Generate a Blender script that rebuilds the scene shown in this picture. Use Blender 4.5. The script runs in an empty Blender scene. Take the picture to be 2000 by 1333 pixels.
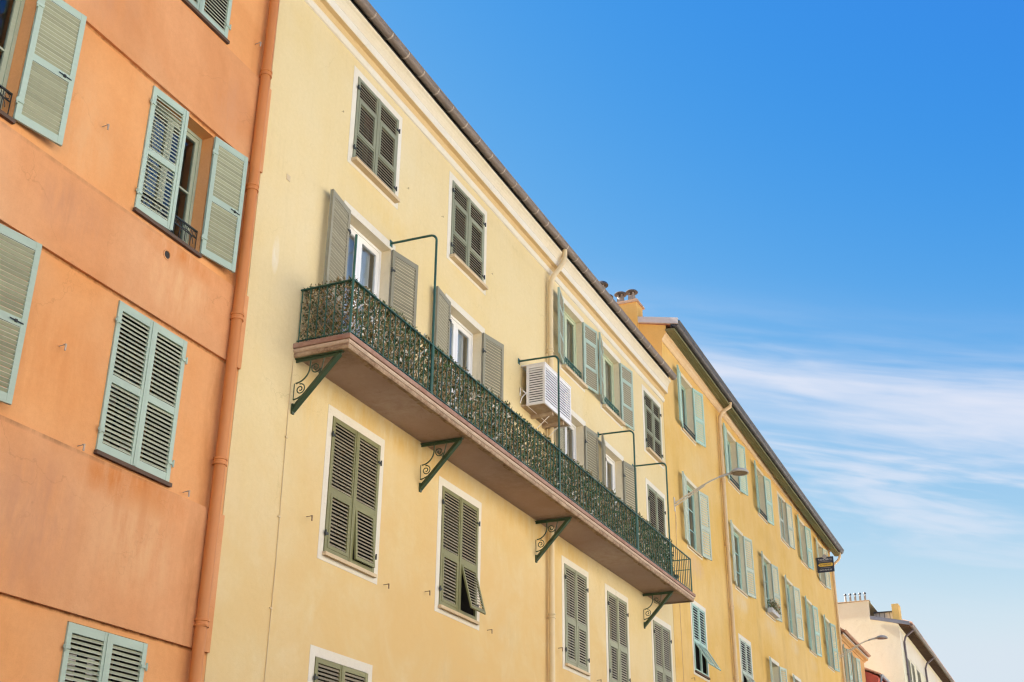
import bpy, math, random
from mathutils import Matrix, Vector

random.seed(7)
S = bpy.context.scene
COL = S.collection
rad = math.radians

# ------------------------------------------------------------------ camera
# world axes: X runs along the street, Y into the houses (facades on Y = 0), Z up
cam_d = bpy.data.cameras.new('camera')
cam_d.sensor_width = 36.0
cam_d.lens = 43.377
cam_d.clip_start = 0.1
cam_d.clip_end = 3000.0
cam = bpy.data.objects.new('camera', cam_d)
COL.objects.link(cam)
right = Vector((0.41104978, -0.91157872, 0.00789327))
down = Vector((0.38828974, 0.16724092, -0.90623482))
fwd = Vector((0.82478431, 0.3755725, 0.42270101))
cam.matrix_world = Matrix.Translation((0, -10, 1.6)) @ Matrix(
    ((right.x, -down.x, -fwd.x), (right.y, -down.y, -fwd.y), (right.z, -down.z, -fwd.z))).to_4x4()
S.camera = cam

# ------------------------------------------------------------------ light
SUN_EL, SUN_AZ = 40.0, 92.0            # azimuth counted from +X towards +Y: the sun stands behind the houses
S.view_settings.view_transform = 'Standard'
S.view_settings.look = 'None'
S.view_settings.exposure = 2.5
S.view_settings.gamma = 1.0
S.view_settings.use_curve_mapping = False
S.cycles.max_bounces = 10
S.cycles.diffuse_bounces = 6
S.cycles.transparent_max_bounces = 16
S.cycles.filter_width = 1.3
S.cycles.use_denoising = True
S.cycles.denoising_prefilter = 'ACCURATE'

W = bpy.data.worlds.new('World')
S.world = W
W.use_nodes = True
nt = W.node_tree
nt.nodes.clear()
N = nt.nodes.new
L = nt.links.new


def wmath(op, a, b=None, c=None):
    n = N('ShaderNodeMath')
    n.operation = op
    for i, v in enumerate((a, b, c)):
        if v is None:
            continue
        if isinstance(v, (int, float)):
            n.inputs[i].default_value = v
        else:
            L(v, n.inputs[i])
    return n.outputs[0]


out = N('ShaderNodeOutputWorld')
bg = N('ShaderNodeBackground')
bg.inputs["Strength"].default_value = 0.05
sky = N('ShaderNodeTexSky')
sky.sky_type = 'NISHITA'
sky.sun_disc = False
sky.sun_elevation = rad(SUN_EL)
sky.sun_rotation = rad(90.0 - SUN_AZ)
sky.altitude = 0.0
sky.air_density = 1.0
sky.dust_density = 0.15
sky.ozone_density = 2.0
# response of the picture to the sky: deep blue overhead, quickly paler towards the horizon
sep = N('ShaderNodeSeparateColor')
L(sky.outputs[0], sep.inputs[0])
hs = N('ShaderNodeCombineColor')
for i, (fa, fb, ta, tb) in enumerate(((0.92, 2.55, 0.15, 2.45), (1.15, 3.75, 0.80, 2.78), (2.6, 5.2, 2.82, 3.08))):
    mr = N('ShaderNodeMapRange')
    mr.interpolation_type = 'SMOOTHSTEP'
    for k_, v_ in (('From Min', fa), ('From Max', fb), ('To Min', ta), ('To Max', tb)):
        mr.inputs[k_].default_value = v_
    L(sep.outputs[i], mr.inputs['Value'])
    L(mr.outputs[0], hs.inputs[i])
# thin cirrus: streaks laid out by direction (azimuth, elevation), all round the sky
tc = N('ShaderNodeTexCoord')
nrm = N('ShaderNodeVectorMath')
nrm.operation = 'NORMALIZE'
L(tc.outputs['Generated'], nrm.inputs[0])
sx = N('ShaderNodeSeparateXYZ')
L(nrm.outputs[0], sx.inputs[0])
az = wmath('ARCTAN2', sx.outputs['Y'], sx.outputs['X'])
el = wmath('ARCSINE', sx.outputs['Z'])
elt = wmath('SUBTRACT', el, wmath('MULTIPLY', wmath('SINE', wmath('MULTIPLY', az, 2.0)), 0.105))


def streak(u, v, scale, seed, lo, hi, centre, width, dist):
    cx = N('ShaderNodeCombineXYZ')
    L(wmath('MULTIPLY', az, u), cx.inputs[0])
    L(wmath('MULTIPLY', elt, v), cx.inputs[1])
    cx.inputs[2].default_value = seed
    n = N('ShaderNodeTexNoise')
    n.inputs['Scale'].default_value = scale
    n.inputs['Detail'].default_value = 5.0
    n.inputs['Roughness'].default_value = 0.55
    n.inputs['Distortion'].default_value = dist
    L(cx.outputs[0], n.inputs['Vector'])
    n2 = N('ShaderNodeTexNoise')
    n2.inputs['Scale'].default_value = scale * 5.0
    n2.inputs['Detail'].default_value = 6.0
    n2.inputs['Distortion'].default_value = 0.8
    L(cx.outputs[0], n2.inputs['Vector'])
    mr = N('ShaderNodeMapRange')
    mr.interpolation_type = 'SMOOTHSTEP'
    mr.inputs['From Min'].default_value = lo
    mr.inputs['From Max'].default_value = hi
    L(wmath('ADD', wmath('MULTIPLY', n.outputs['Fac'], 0.81), wmath('MULTIPLY', n2.outputs['Fac'], 0.19)), mr.inputs['Value'])
    d = wmath('DIVIDE', wmath('SUBTRACT', elt, rad(centre)), rad(width))
    g = wmath('EXPONENT', wmath('MULTIPLY', wmath('MULTIPLY', d, d), -1.0))
    return wmath('MULTIPLY', mr.outputs[0], g)


c1 = streak(2.0, 14.0, 1.0, 4.3, 0.34, 0.64, 20.4, 2.2, 0.5)
c2 = streak(2.8, 20.0, 1.3, 9.1, 0.47, 0.68, 16.2, 3.2, 0.6)
cl = wmath('MINIMUM', wmath('ADD', wmath('MULTIPLY', c1, 0.85), wmath('MULTIPLY', c2, 0.62)), 0.85)
mx = N('ShaderNodeMix')
mx.data_type = 'RGBA'
L(cl, mx.inputs['Factor'])
L(hs.outputs[0], mx.inputs['A'])
mx.inputs['B'].default_value = (2.95, 3.0, 3.35, 1)
L(mx.outputs['Result'], bg.inputs['Color'])
L(bg.outputs[0], out.inputs[0])

sun_d = bpy.data.lights.new('sun', 'SUN')
sun_d.energy = 5.0
sun_d.angle = rad(0.5)
sun_d.color = (1.0, 0.965, 0.91)
sun = bpy.data.objects.new('sun', sun_d)
COL.objects.link(sun)
sd = Vector((math.cos(rad(SUN_EL)) * math.cos(rad(SUN_AZ)), math.cos(rad(SUN_EL)) * math.sin(rad(SUN_AZ)), math.sin(rad(SUN_EL))))
sun.rotation_euler = sd.to_track_quat('Z', 'Y').to_euler()
sun.location = (20, 30, 60)

# ------------------------------------------------------------------ materials


def new_mat(name):
    m = bpy.data.materials.new(name)
    m.use_nodes = True
    t = m.node_tree
    return m, t, t.nodes['Principled BSDF']


def node(t, kind, **kw):
    n = t.nodes.new(kind)
    for k, v in kw.items():
        n.inputs[k].default_value = v
    return n


def mapped(t, scale):
    c = t.nodes.new('ShaderNodeTexCoord')
    m = t.nodes.new('ShaderNodeMapping')
    m.inputs['Scale'].default_value = scale
    t.links.new(c.outputs['Object'], m.inputs['Vector'])
    return m.outputs[0]


def noise(t, vec, scale, detail=4.0, rough=0.55, dist=0.0):
    n = node(t, 'ShaderNodeTexNoise', Scale=scale, Detail=detail, Roughness=rough, Distortion=dist)
    t.links.new(vec, n.inputs['Vector'])
    return n.outputs['Fac']


def rng(t, v, a, b, lo=0.0, hi=1.0):
    n = node(t, 'ShaderNodeMapRange')
    n.inputs['From Min'].default_value = a
    n.inputs['From Max'].default_value = b
    n.inputs['To Min'].default_value = lo
    n.inputs['To Max'].default_value = hi
    t.links.new(v, n.inputs['Value'])
    return n.outputs[0]


def mixc(t, fac, a, b, mode='MIX'):
    n = t.nodes.new('ShaderNodeMix')
    n.data_type = 'RGBA'
    n.blend_type = mode
    for k, v in (('Factor', fac), ('A', a), ('B', b)):
        if isinstance(v, (int, float)):
            n.inputs[k].default_value = v
        elif isinstance(v, tuple):
            n.inputs[k].default_value = v if len(v) == 4 else v + (1,)
        else:
            t.links.new(v, n.inputs[k])
    return n.outputs['Result']


def mul(t, a, b):
    n = t.nodes.new('ShaderNodeMath')
    n.operation = 'MULTIPLY'
    for i, v in enumerate((a, b)):
        if isinstance(v, (int, float)):
            n.inputs[i].default_value = v
        else:
            t.links.new(v, n.inputs[i])
    return n.outputs[0]


def add_bump(t, p, h, strength, dist):
    b = node(t, 'ShaderNodeBump', Strength=strength, Distance=dist)
    t.links.new(h, b.inputs['Height'])
    t.links.new(b.outputs[0], p.inputs['Normal'])
    return b


def stucco(name, base, stain, pale, s_amt=0.5, p_amt=0.5, dirt=0.25, grain=0.5, dirt_col=(0.16, 0.11, 0.06), spots=()):
    m, t, p = new_mat(name)
    v = mapped(t, (1, 1, 1))
    vs = mapped(t, (2.6, 2.6, 0.16))
    vf = mapped(t, (9, 9, 0.5))
    big = rng(t, noise(t, v, 0.45, 5, 0.6, 0.4), 0.40, 0.66)
    pal = rng(t, noise(t, v, 0.33, 4, 0.55, 0.3), 0.46, 0.70)
    st = rng(t, noise(t, vs, 1.0, 5, 0.6), 0.46, 0.74)
    fs = rng(t, noise(t, vf, 1.0, 6, 0.7), 0.52, 0.80)
    sp = rng(t, noise(t, v, 14.0, 6, 0.75), 0.35, 0.75)
    c = mixc(t, mul(t, big, s_amt), base, stain)
    c = mixc(t, mul(t, pal, p_amt), c, pale)
    c = mixc(t, mul(t, st, s_amt * 0.42), c, stain)
    c = mixc(t, mul(t, mul(t, fs, rng(t, noise(t, v, 0.8, 3), 0.42, 0.68)), dirt), c, dirt_col)
    c = mixc(t, mul(t, sp, 0.13), c, tuple(x * 0.50 for x in stain))
    grit = rng(t, noise(t, v, 70.0, 3, 0.7), 0.52, 0.72)
    c = mixc(t, mul(t, grit, 0.16), c, tuple(x * 0.55 for x in stain))
    # hairline cracks, only here and there
    wob = t.nodes.new('ShaderNodeVectorMath')
    wob.operation = 'ADD'
    t.links.new(v, wob.inputs[0])
    nz = node(t, 'ShaderNodeTexNoise', Scale=2.2, Detail=5.0)
    t.links.new(v, nz.inputs['Vector'])
    t.links.new(nz.outputs['Color'], wob.inputs[1])
    vo = node(t, 'ShaderNodeTexVoronoi', Scale=0.55)
    vo.feature = 'DISTANCE_TO_EDGE'
    t.links.new(wob.outputs[0], vo.inputs['Vector'])
    ck = mul(t, rng(t, vo.outputs['Distance'], 0.0055, 0.0015), rng(t, noise(t, v, 0.6, 3), 0.50, 0.62))
    c = mixc(t, mul(t, ck, 0.22), c, tuple(x * 0.45 for x in stain))
    if spots:          # damp marks, rust runs, grime, deeper tones, shade and bounced light put into colour, each with a place and ragged outline of its own
        sep = t.nodes.new('ShaderNodeSeparateXYZ')
        t.links.new(v, sep.inputs[0])
        rag = rng(t, noise(t, mapped(t, (5, 5, 1.3)), 1.0, 6, 0.7), 0.34, 0.62)
        soft = rng(t, noise(t, v, 0.9, 6, 0.65, 0.5), 0.24, 0.60)
        for x, z, rx, rz, amt, col in spots:
            ds = []
            for o, q, r in ((sep.outputs['X'], x, rx), (sep.outputs['Z'], z, rz)):
                n = t.nodes.new('ShaderNodeMath')
                n.operation = 'SUBTRACT'
                t.links.new(o, n.inputs[0])
                n.inputs[1].default_value = q
                d = mul(t, n.outputs[0], 1.0 / r)
                ds.append(mul(t, d, d))
            n = t.nodes.new('ShaderNodeMath')
            n.operation = 'ADD'
            t.links.new(ds[0], n.inputs[0])
            t.links.new(ds[1], n.inputs[1])
            c = mixc(t, mul(t, mul(t, rng(t, n.outputs[0], 1.0, 0.0), soft if 5.0 < rx < 20.0 else rag), amt), c, col)
    t.links.new(c, p.inputs['Base Color'])
    p.inputs['Roughness'].default_value = 0.92
    p.inputs['Specular IOR Level'].default_value = 0.15
    h = t.nodes.new('ShaderNodeMath')
    h.operation = 'ADD'
    t.links.new(mul(t, noise(t, v, 60.0, 5, 0.7), grain), h.inputs[0])
    t.links.new(mul(t, noise(t, v, 5.0, 4, 0.5), 1.6), h.inputs[1])
    add_bump(t, p, h.outputs[0], 0.35, 0.012)
    return m


def paint(name, base, worn, amt=0.35, rough=0.55, chips=0.0, chip_col=(0.25, 0.2, 0.15), stretch=(3, 3, 18), rnd=0.12, spec=0.3):
    m, t, p = new_mat(name)
    v = mapped(t, (1, 1, 1))
    vs = mapped(t, stretch)
    a = rng(t, noise(t, vs, 1.2, 5, 0.65), 0.38, 0.70)
    c = mixc(t, mul(t, a, amt), base, worn)
    b = rng(t, noise(t, v, 2.2, 4, 0.6), 0.40, 0.70)
    c = mixc(t, mul(t, b, amt * 0.8), c, worn)
    if chips:
        k = rng(t, noise(t, v, 26.0, 5, 0.7), 0.62, 0.68)
        k2 = rng(t, noise(t, v, 3.0, 3, 0.5), 0.45, 0.62)
        c = mixc(t, mul(t, mul(t, k, k2), chips), c, chip_col)
    oi = t.nodes.new('ShaderNodeObjectInfo')
    r = rng(t, oi.outputs['Random'], 0, 1, 1.0 - rnd, 1.0 + rnd)
    hsv = t.nodes.new('ShaderNodeHueSaturation')
    t.links.new(c, hsv.inputs['Color'])
    t.links.new(r, hsv.inputs['Value'])
    t.links.new(hsv.outputs[0], p.inputs['Base Color'])
    p.inputs['Roughness'].default_value = rough
    p.inputs['Specular IOR Level'].default_value = spec
    add_bump(t, p, noise(t, vs, 6.0, 4, 0.6), 0.25, 0.004)
    return m


def glass_mat(name, tint=(0.72, 0.78, 0.78), ior=1.9):
    m = bpy.data.materials.new(name)
    m.use_nodes = True
    t = m.node_tree
    t.nodes.clear()
    o = t.nodes.new('ShaderNodeOutputMaterial')
    mixs = t.nodes.new('ShaderNodeMixShader')
    tr = t.nodes.new('ShaderNodeBsdfTransparent')
    tr.inputs['Color'].default_value = tint + (1,)
    gl = t.nodes.new('ShaderNodeBsdfGlossy')
    gl.inputs['Roughness'].default_value = 0.015
    gl.inputs['Color'].default_value = (0.95, 0.97, 1, 1)
    fr = t.nodes.new('ShaderNodeFresnel')
    fr.inputs['IOR'].default_value = ior
    bmp = node(t, 'ShaderNodeBump', Strength=0.06, Distance=0.01)
    t.links.new(noise(t, mapped(t, (1, 1, 1)), 1.6, 1, 0.4), bmp.inputs['Height'])
    t.links.new(bmp.outputs[0], gl.inputs['Normal'])
    t.links.new(fr.outputs[0], mixs.inputs[0])
    t.links.new(tr.outputs[0], mixs.inputs[1])
    t.links.new(gl.outputs[0], mixs.inputs[2])
    t.links.new(mixs.outputs[0], o.inputs[0])
    return m


M = {}
M['orange'] = stucco('orange_stucco', (0.78, 0.375, 0.147), (0.63, 0.25, 0.075), (0.71, 0.39, 0.19), 0.60, 0.7, 0.16, 0.5, (0.30, 0.13, 0.05),
                     [(9.1, 10.3, 0.9, 0.9, 0.5, (0.72, 0.42, 0.21)), (12.3, 9.0, 0.16, 6.0, 0.45, (0.42, 0.15, 0.04)), (9.4, 7.3, 1.2, 0.8, 0.5, (0.60, 0.23, 0.07)),
                      (4.0, 11.685, 30.0, 0.03, 0.9, (0.20, 0.07, 0.02)), (4.0, 8.465, 30.0, 0.03, 0.9, (0.20, 0.07, 0.02)), (4.0, 4.565, 30.0, 0.03, 0.9, (0.20, 0.07, 0.02))])  # band lines: grime plus the shadow under each band, darkened in the colour
M['orange_band'] = stucco('orange_band_stucco', (0.73, 0.35, 0.155), (0.57, 0.23, 0.08), (0.70, 0.39, 0.20), 0.75, 0.75, 0.24, 0.5, (0.30, 0.13, 0.05),
                          [(11.0, 6.18, 1.1, 0.30, 0.85, (0.56, 0.17, 0.025)), (11.2, 5.95, 0.10, 0.55, 0.7, (0.50, 0.15, 0.03)), (10.75, 6.0, 0.07, 0.45, 0.5, (0.50, 0.15, 0.03)),
                           (11.2, 5.6, 0.9, 0.75, 0.7, (0.72, 0.42, 0.21)), (9.5, 5.4, 0.8, 0.9, 0.75, (0.50, 0.245, 0.135)), (12.2, 5.4, 0.22, 1.3, 0.55, (0.42, 0.17, 0.06)),
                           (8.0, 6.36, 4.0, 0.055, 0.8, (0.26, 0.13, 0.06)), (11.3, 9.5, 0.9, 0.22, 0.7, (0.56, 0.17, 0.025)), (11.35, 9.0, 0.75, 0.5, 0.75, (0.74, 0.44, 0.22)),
                           (9.3, 9.1, 0.7, 0.45, 0.7, (0.52, 0.25, 0.13)), (9.0, 12.4, 1.0, 0.7, 0.6, (0.55, 0.27, 0.14)), (11.9, 12.3, 0.5, 0.7, 0.5, (0.56, 0.28, 0.15)),
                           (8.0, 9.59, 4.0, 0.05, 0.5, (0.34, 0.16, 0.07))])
M['yellow'] = stucco('yellow_stucco', (0.735, 0.585, 0.315), (0.70, 0.52, 0.22), (0.75, 0.64, 0.41), 0.50, 0.55, 0.22, 0.5, (0.34, 0.25, 0.13),
                     [(19.6, 5.6, 1.6, 0.75, 0.5, (0.52, 0.37, 0.19)), (21.8, 6.6, 0.9, 0.6, 0.5, (0.55, 0.39, 0.19)), (17.9, 6.1, 0.8, 0.4, 0.45, (0.54, 0.38, 0.19)),
                      (17.5, 9.0, 3.4, 0.34, 0.85, (0.68, 0.41, 0.10)), (23.5, 9.0, 3.8, 0.34, 0.85, (0.68, 0.42, 0.11)), (21.7, 8.3, 0.9, 0.8, 0.6, (0.66, 0.43, 0.14)),  # under the balcony: damp stain plus warm bounced light put into the colour
                      (14.6, 8.6, 0.35, 0.8, 0.5, (0.70, 0.47, 0.17)), (18.0, 7.4, 0.7, 0.9, 0.45, (0.68, 0.46, 0.17)), (24.3, 7.9, 0.5, 1.4, 0.5, (0.66, 0.43, 0.14)),
                      (23.55, 10.9, 0.5, 0.8, 0.5, (0.66, 0.42, 0.14)), (13.35, 10.6, 0.10, 0.35, 0.7, (0.80, 0.77, 0.68)), (21.4, 15.2, 3.0, 0.14, 0.4, (0.62, 0.48, 0.24)),
                      (16.6, 12.95, 0.7, 0.3, 0.5, (0.70, 0.50, 0.19)), (22.5, 5.0, 11.5, 5.0, 1.0, (0.68, 0.45, 0.175)), (19.5, 5.5, 8.0, 4.2, 0.7, (0.69, 0.46, 0.19)), (27.0, 6.2, 1.6, 0.8, 0.4, (0.62, 0.46, 0.26))])  # the widest spots give the lower wall a deeper ochre tone
M['ochre'] = stucco('ochre_stucco', (0.755, 0.50, 0.17), (0.68, 0.40, 0.09), (0.78, 0.56, 0.26), 0.75, 0.60, 0.34, 0.5, (0.36, 0.22, 0.09),
                     [(37.6, 10.6, 0.8, 1.2, 0.5, (0.72, 0.53, 0.26)), (36.6, 17.3, 1.2, 0.4, 0.5, (0.66, 0.36, 0.10)), (40.8, 11.2, 1.0, 0.35, 0.8, (0.70, 0.56, 0.34)),
                      (44.9, 11.2, 1.1, 0.4, 0.8, (0.68, 0.52, 0.30)), (48.7, 11.2, 1.0, 0.35, 0.7, (0.68, 0.52, 0.30)), (35.4, 11.15, 1.0, 0.40, 0.85, (0.62, 0.42, 0.27)),
                      (52.3, 11.1, 1.0, 0.35, 0.6, (0.66, 0.48, 0.26)), (38.2, 9.0, 0.5, 2.4, 0.5, (0.56, 0.33, 0.09)), (43.0, 10.5, 0.35, 1.8, 0.55, (0.52, 0.31, 0.10)),
                      (46.9, 10.2, 0.35, 1.9, 0.5, (0.54, 0.32, 0.10)), (36.4, 14.6, 1.8, 0.5, 0.5, (0.70, 0.52, 0.24)), (34.0, 10.0, 0.3, 5.0, 0.4, (0.56, 0.33, 0.09)),
                      (50.6, 10.2, 0.3, 1.6, 0.5, (0.54, 0.32, 0.10)), (45.6, 14.7, 1.6, 0.4, 0.4, (0.56, 0.35, 0.11))])
M['cream'] = stucco('cream_stucco', (0.77, 0.71, 0.50), (0.72, 0.62, 0.37), (0.75, 0.70, 0.53), 0.4, 0.5, 0.10, 0.5)
M['small_orange'] = stucco('apricot_stucco', (0.66, 0.37, 0.15), (0.58, 0.27, 0.08), (0.68, 0.44, 0.22), 0.6, 0.5, 0.2, 0.5)
M['red'] = stucco('red_stucco', (0.62, 0.15, 0.10), (0.52, 0.10, 0.07), (0.66, 0.22, 0.15), 0.4, 0.4, 0.12, 0.5)
M['cornice'] = stucco('cornice_stucco', (0.72, 0.63, 0.45), (0.66, 0.53, 0.31), (0.75, 0.68, 0.54), 0.35, 0.5, 0.14, 0.3)
M['cornice_soffit'] = stucco('cornice_soffit_tone', (0.66, 0.48, 0.24), (0.60, 0.41, 0.18), (0.70, 0.54, 0.32), 0.4, 0.4, 0.14, 0.3)  # browner than the wall, on the soffit and the moulding below it
M['white_band'] = stucco('white_lime_paint', (0.75, 0.69, 0.56), (0.67, 0.57, 0.41), (0.78, 0.75, 0.68), 0.4, 0.4, 0.14, 0.35)
M['reveal_cream'] = stucco('reveal_cream', (0.76, 0.66, 0.46), (0.70, 0.56, 0.34), (0.78, 0.70, 0.54), 0.5, 0.4, 0.2, 0.3)
M['sill'] = stucco('sill_stone', (0.66, 0.52, 0.33), (0.55, 0.38, 0.20), (0.70, 0.60, 0.44), 0.6, 0.4, 0.3, 0.5)
M['dark_sill'] = stucco('shaded_sill', (0.13, 0.085, 0.06), (0.10, 0.05, 0.03), (0.20, 0.15, 0.12), 0.5, 0.4, 0.2, 0.5)  # brown sill, its colour darkened for the shade on the underside
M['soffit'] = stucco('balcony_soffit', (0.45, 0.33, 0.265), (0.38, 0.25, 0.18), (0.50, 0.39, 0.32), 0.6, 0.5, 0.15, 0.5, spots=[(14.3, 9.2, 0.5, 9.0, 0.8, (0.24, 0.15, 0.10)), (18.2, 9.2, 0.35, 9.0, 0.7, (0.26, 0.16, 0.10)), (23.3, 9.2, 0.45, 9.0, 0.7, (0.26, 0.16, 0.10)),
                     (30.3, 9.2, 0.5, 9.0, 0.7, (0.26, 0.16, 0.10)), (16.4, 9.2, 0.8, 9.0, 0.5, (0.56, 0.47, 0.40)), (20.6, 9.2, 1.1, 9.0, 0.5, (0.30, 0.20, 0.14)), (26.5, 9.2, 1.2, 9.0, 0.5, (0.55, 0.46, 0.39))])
M['slab_red'] = paint('balcony_red_paint', (0.27, 0.135, 0.09), (0.42, 0.28, 0.205), 0.6, 0.8, 0.8, (0.14, 0.08, 0.05), (6, 6, 6), 0.0)
M['slab_cream'] = paint('balcony_cream_paint', (0.57, 0.44, 0.32), (0.40, 0.26, 0.18), 0.6, 0.8, 0.7, (0.20, 0.10, 0.06), (6, 6, 6), 0.0)
M['slab_edge'] = paint('peeling_edge', (0.20, 0.115, 0.065), (0.52, 0.38, 0.25), 0.8, 0.9, 1.0, (0.05, 0.03, 0.02), (9, 9, 9), 0.0)
M['sage'] = paint('sage_paint', (0.40, 0.495, 0.395), (0.335, 0.405, 0.32), 0.45, 0.5, 0.35, (0.30, 0.27, 0.2))
M['sage_slat'] = paint('faded_slat_paint', (0.335, 0.355, 0.23), (0.285, 0.29, 0.19), 0.5, 0.6, 0.25, (0.28, 0.22, 0.16), (14, 3, 3))
M['olive'] = paint('olive_paint', (0.205, 0.195, 0.072), (0.26, 0.245, 0.12), 0.5, 0.5, 0.4, (0.42, 0.38, 0.28))
M['olive_slat'] = paint('olive_slat_paint', (0.235, 0.195, 0.122), (0.29, 0.245, 0.16), 0.5, 0.6, 0.25, (0.40, 0.34, 0.25), (14, 3, 3))
M['grey_olive'] = paint('grey_olive_paint', (0.29, 0.295, 0.185), (0.24, 0.24, 0.15), 0.5, 0.55, 0.3, (0.42, 0.38, 0.28))
M['taupe'] = paint('taupe_paint', (0.275, 0.255, 0.175), (0.225, 0.20, 0.135), 0.5, 0.6, 0.3, (0.42, 0.38, 0.30))
M['mint'] = paint('mint_paint', (0.35, 0.52, 0.42), (0.42, 0.54, 0.45), 0.5, 0.5, 0.3, (0.55, 0.52, 0.42))
M['pale_mint'] = paint('pale_mint_paint', (0.50, 0.56, 0.44), (0.42, 0.46, 0.35), 0.5, 0.55, 0.3, (0.42, 0.36, 0.26))
M['pale_green'] = paint('pale_green_joinery', (0.56, 0.62, 0.42), (0.48, 0.54, 0.36), 0.4, 0.5)
M['sage_joinery'] = paint('sage_joinery', (0.40, 0.45, 0.33), (0.33, 0.37, 0.26), 0.5, 0.5)
M['white_joinery'] = paint('white_joinery', (0.78, 0.77, 0.74), (0.72, 0.70, 0.66), 0.3, 0.35, spec=0.5)
M['rail'] = paint('green_iron_paint', (0.018, 0.078, 0.050), (0.04, 0.125, 0.085), 0.5, 0.35, 0.15, (0.2, 0.12, 0.06), (8, 8, 3), 0.2, 0.5)
M['bracket'] = paint('bracket_paint', (0.030, 0.060, 0.026), (0.055, 0.085, 0.04), 0.5, 0.45, 0.5, (0.13, 0.055, 0.025), (5, 5, 5), 0.1, 0.5)
M['iron'] = paint('black_iron', (0.025, 0.03, 0.028), (0.06, 0.06, 0.05), 0.4, 0.5, 0.3, (0.18, 0.09, 0.05))
M['rust'] = paint('rusty_iron', (0.22, 0.13, 0.07), (0.33, 0.24, 0.15), 0.6, 0.8)
M['gutter'] = paint('aged_zinc', (0.135, 0.10, 0.075), (0.215, 0.17, 0.135), 0.8, 0.5, 0.5, (0.10, 0.07, 0.05), (0.6, 14, 14), 0.0, 0.5)
M['gutter_dark'] = paint('dark_zinc', (0.038, 0.035, 0.035), (0.066, 0.061, 0.058), 0.7, 0.45, 0.2, (0.2, 0.17, 0.14), (0.6, 14, 14), 0.0, 0.5)
M['solder'] = paint('solder_band', (0.46, 0.38, 0.30), (0.34, 0.27, 0.2), 0.5, 0.5)
M['flashing'] = paint('pale_flashing', (0.52, 0.50, 0.48), (0.60, 0.58, 0.55), 0.5, 0.45, stretch=(6, 6, 6), rnd=0.0)
M['eave_wood'] = paint('mossy_eave_wood', (0.19, 0.175, 0.085), (0.12, 0.13, 0.05), 0.8, 0.85, 0.5, (0.28, 0.22, 0.12), (0.5, 16, 16), 0.0)
M['eave_brown'] = paint('eave_boards', (0.26, 0.165, 0.095), (0.20, 0.125, 0.07), 0.6, 0.85)
M['rafter'] = paint('rafter_wood', (0.085, 0.05, 0.03), (0.12, 0.075, 0.045), 0.6, 0.85)
M['roof'] = paint('clay_tile', (0.36, 0.17, 0.10), (0.46, 0.28, 0.18), 0.7, 0.9, 0.5, (0.2, 0.13, 0.08), (4, 4, 4), 0.15)
M['brick'] = paint('brick_edge', (0.42, 0.28, 0.18), (0.50, 0.37, 0.26), 0.6, 0.9, 0.4, (0.3, 0.2, 0.13), (6, 6, 6))
M['pot'] = paint('fibre_cement', (0.30, 0.265, 0.23), (0.22, 0.195, 0.17), 0.6, 0.85, stretch=(6, 6, 6), rnd=0.05)
M['pot_metal'] = paint('galvanised_cowl', (0.22, 0.235, 0.26), (0.16, 0.17, 0.19), 0.5, 0.4, stretch=(6, 6, 6), rnd=0.1, spec=0.5)
M['terracotta'] = paint('terracotta_pot', (0.33, 0.13, 0.08), (0.20, 0.08, 0.05), 0.6, 0.8, stretch=(6, 6, 6))
M['ac'] = paint('white_lacquer', (0.80, 0.77, 0.74), (0.70, 0.64, 0.58), 0.4, 0.4, 0.15, (0.4, 0.3, 0.22), (5, 5, 5), 0.04)
M['ac_tray'] = paint('stained_tray', (0.48, 0.37, 0.26), (0.30, 0.20, 0.12), 0.8, 0.8, 0.6, (0.15, 0.08, 0.04), (5, 5, 5))
M['pipe_cream'] = paint('cream_pipe', (0.70, 0.56, 0.33), (0.62, 0.45, 0.23), 0.5, 0.5, 0.2, (0.45, 0.3, 0.15), (6, 6, 0.6), 0.05)
M['pipe_orange'] = paint('orange_pipe', (0.58, 0.225, 0.065), (0.50, 0.17, 0.045), 0.6, 0.5, 0.2, (0.4, 0.16, 0.06), (6, 6, 0.6), 0.05)
M['pipe_ochre'] = paint('buff_pipe', (0.70, 0.52, 0.30), (0.62, 0.42, 0.20), 0.5, 0.5, 0.2, (0.45, 0.3, 0.15), (6, 6, 0.6), 0.05)
M['pipe_dark'] = paint('copper_pipe', (0.15, 0.12, 0.13), (0.10, 0.085, 0.09), 0.5, 0.5)
M['lamp'] = paint('lamp_arm_paint', (0.66, 0.58, 0.46), (0.56, 0.48, 0.37), 0.5, 0.45, stretch=(5, 5, 5), rnd=0.05)
M['lamp_head'] = paint('lamp_head_paint', (0.46, 0.43, 0.38), (0.38, 0.35, 0.30), 0.5, 0.4, stretch=(5, 5, 5), rnd=0.05)
M['lamp_lens'] = paint('lamp_lens', (0.11, 0.08, 0.06), (0.17, 0.13, 0.095), 0.6, 0.25, stretch=(9, 9, 9), rnd=0.05, spec=0.5)
M['sign'] = paint('navy_board', (0.030, 0.040, 0.065), (0.05, 0.06, 0.08), 0.4, 0.4, rnd=0.0)
M['sign_yellow'] = paint('sign_yellow', (0.75, 0.50, 0.08), (0.70, 0.45, 0.08), 0.3, 0.5, rnd=0.0)
M['sign_white'] = paint('sign_white', (0.72, 0.72, 0.72), (0.62, 0.62, 0.62), 0.3, 0.5, rnd=0.0)
M['sign_grey'] = paint('sign_grey', (0.40, 0.37, 0.35), (0.33, 0.30, 0.28), 0.3, 0.5, rnd=0.0)
M['curtain'] = paint('curtain_cloth', (0.62, 0.57, 0.49), (0.52, 0.47, 0.39), 0.5, 0.9, stretch=(14, 3, 0.6), rnd=0.05)
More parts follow.
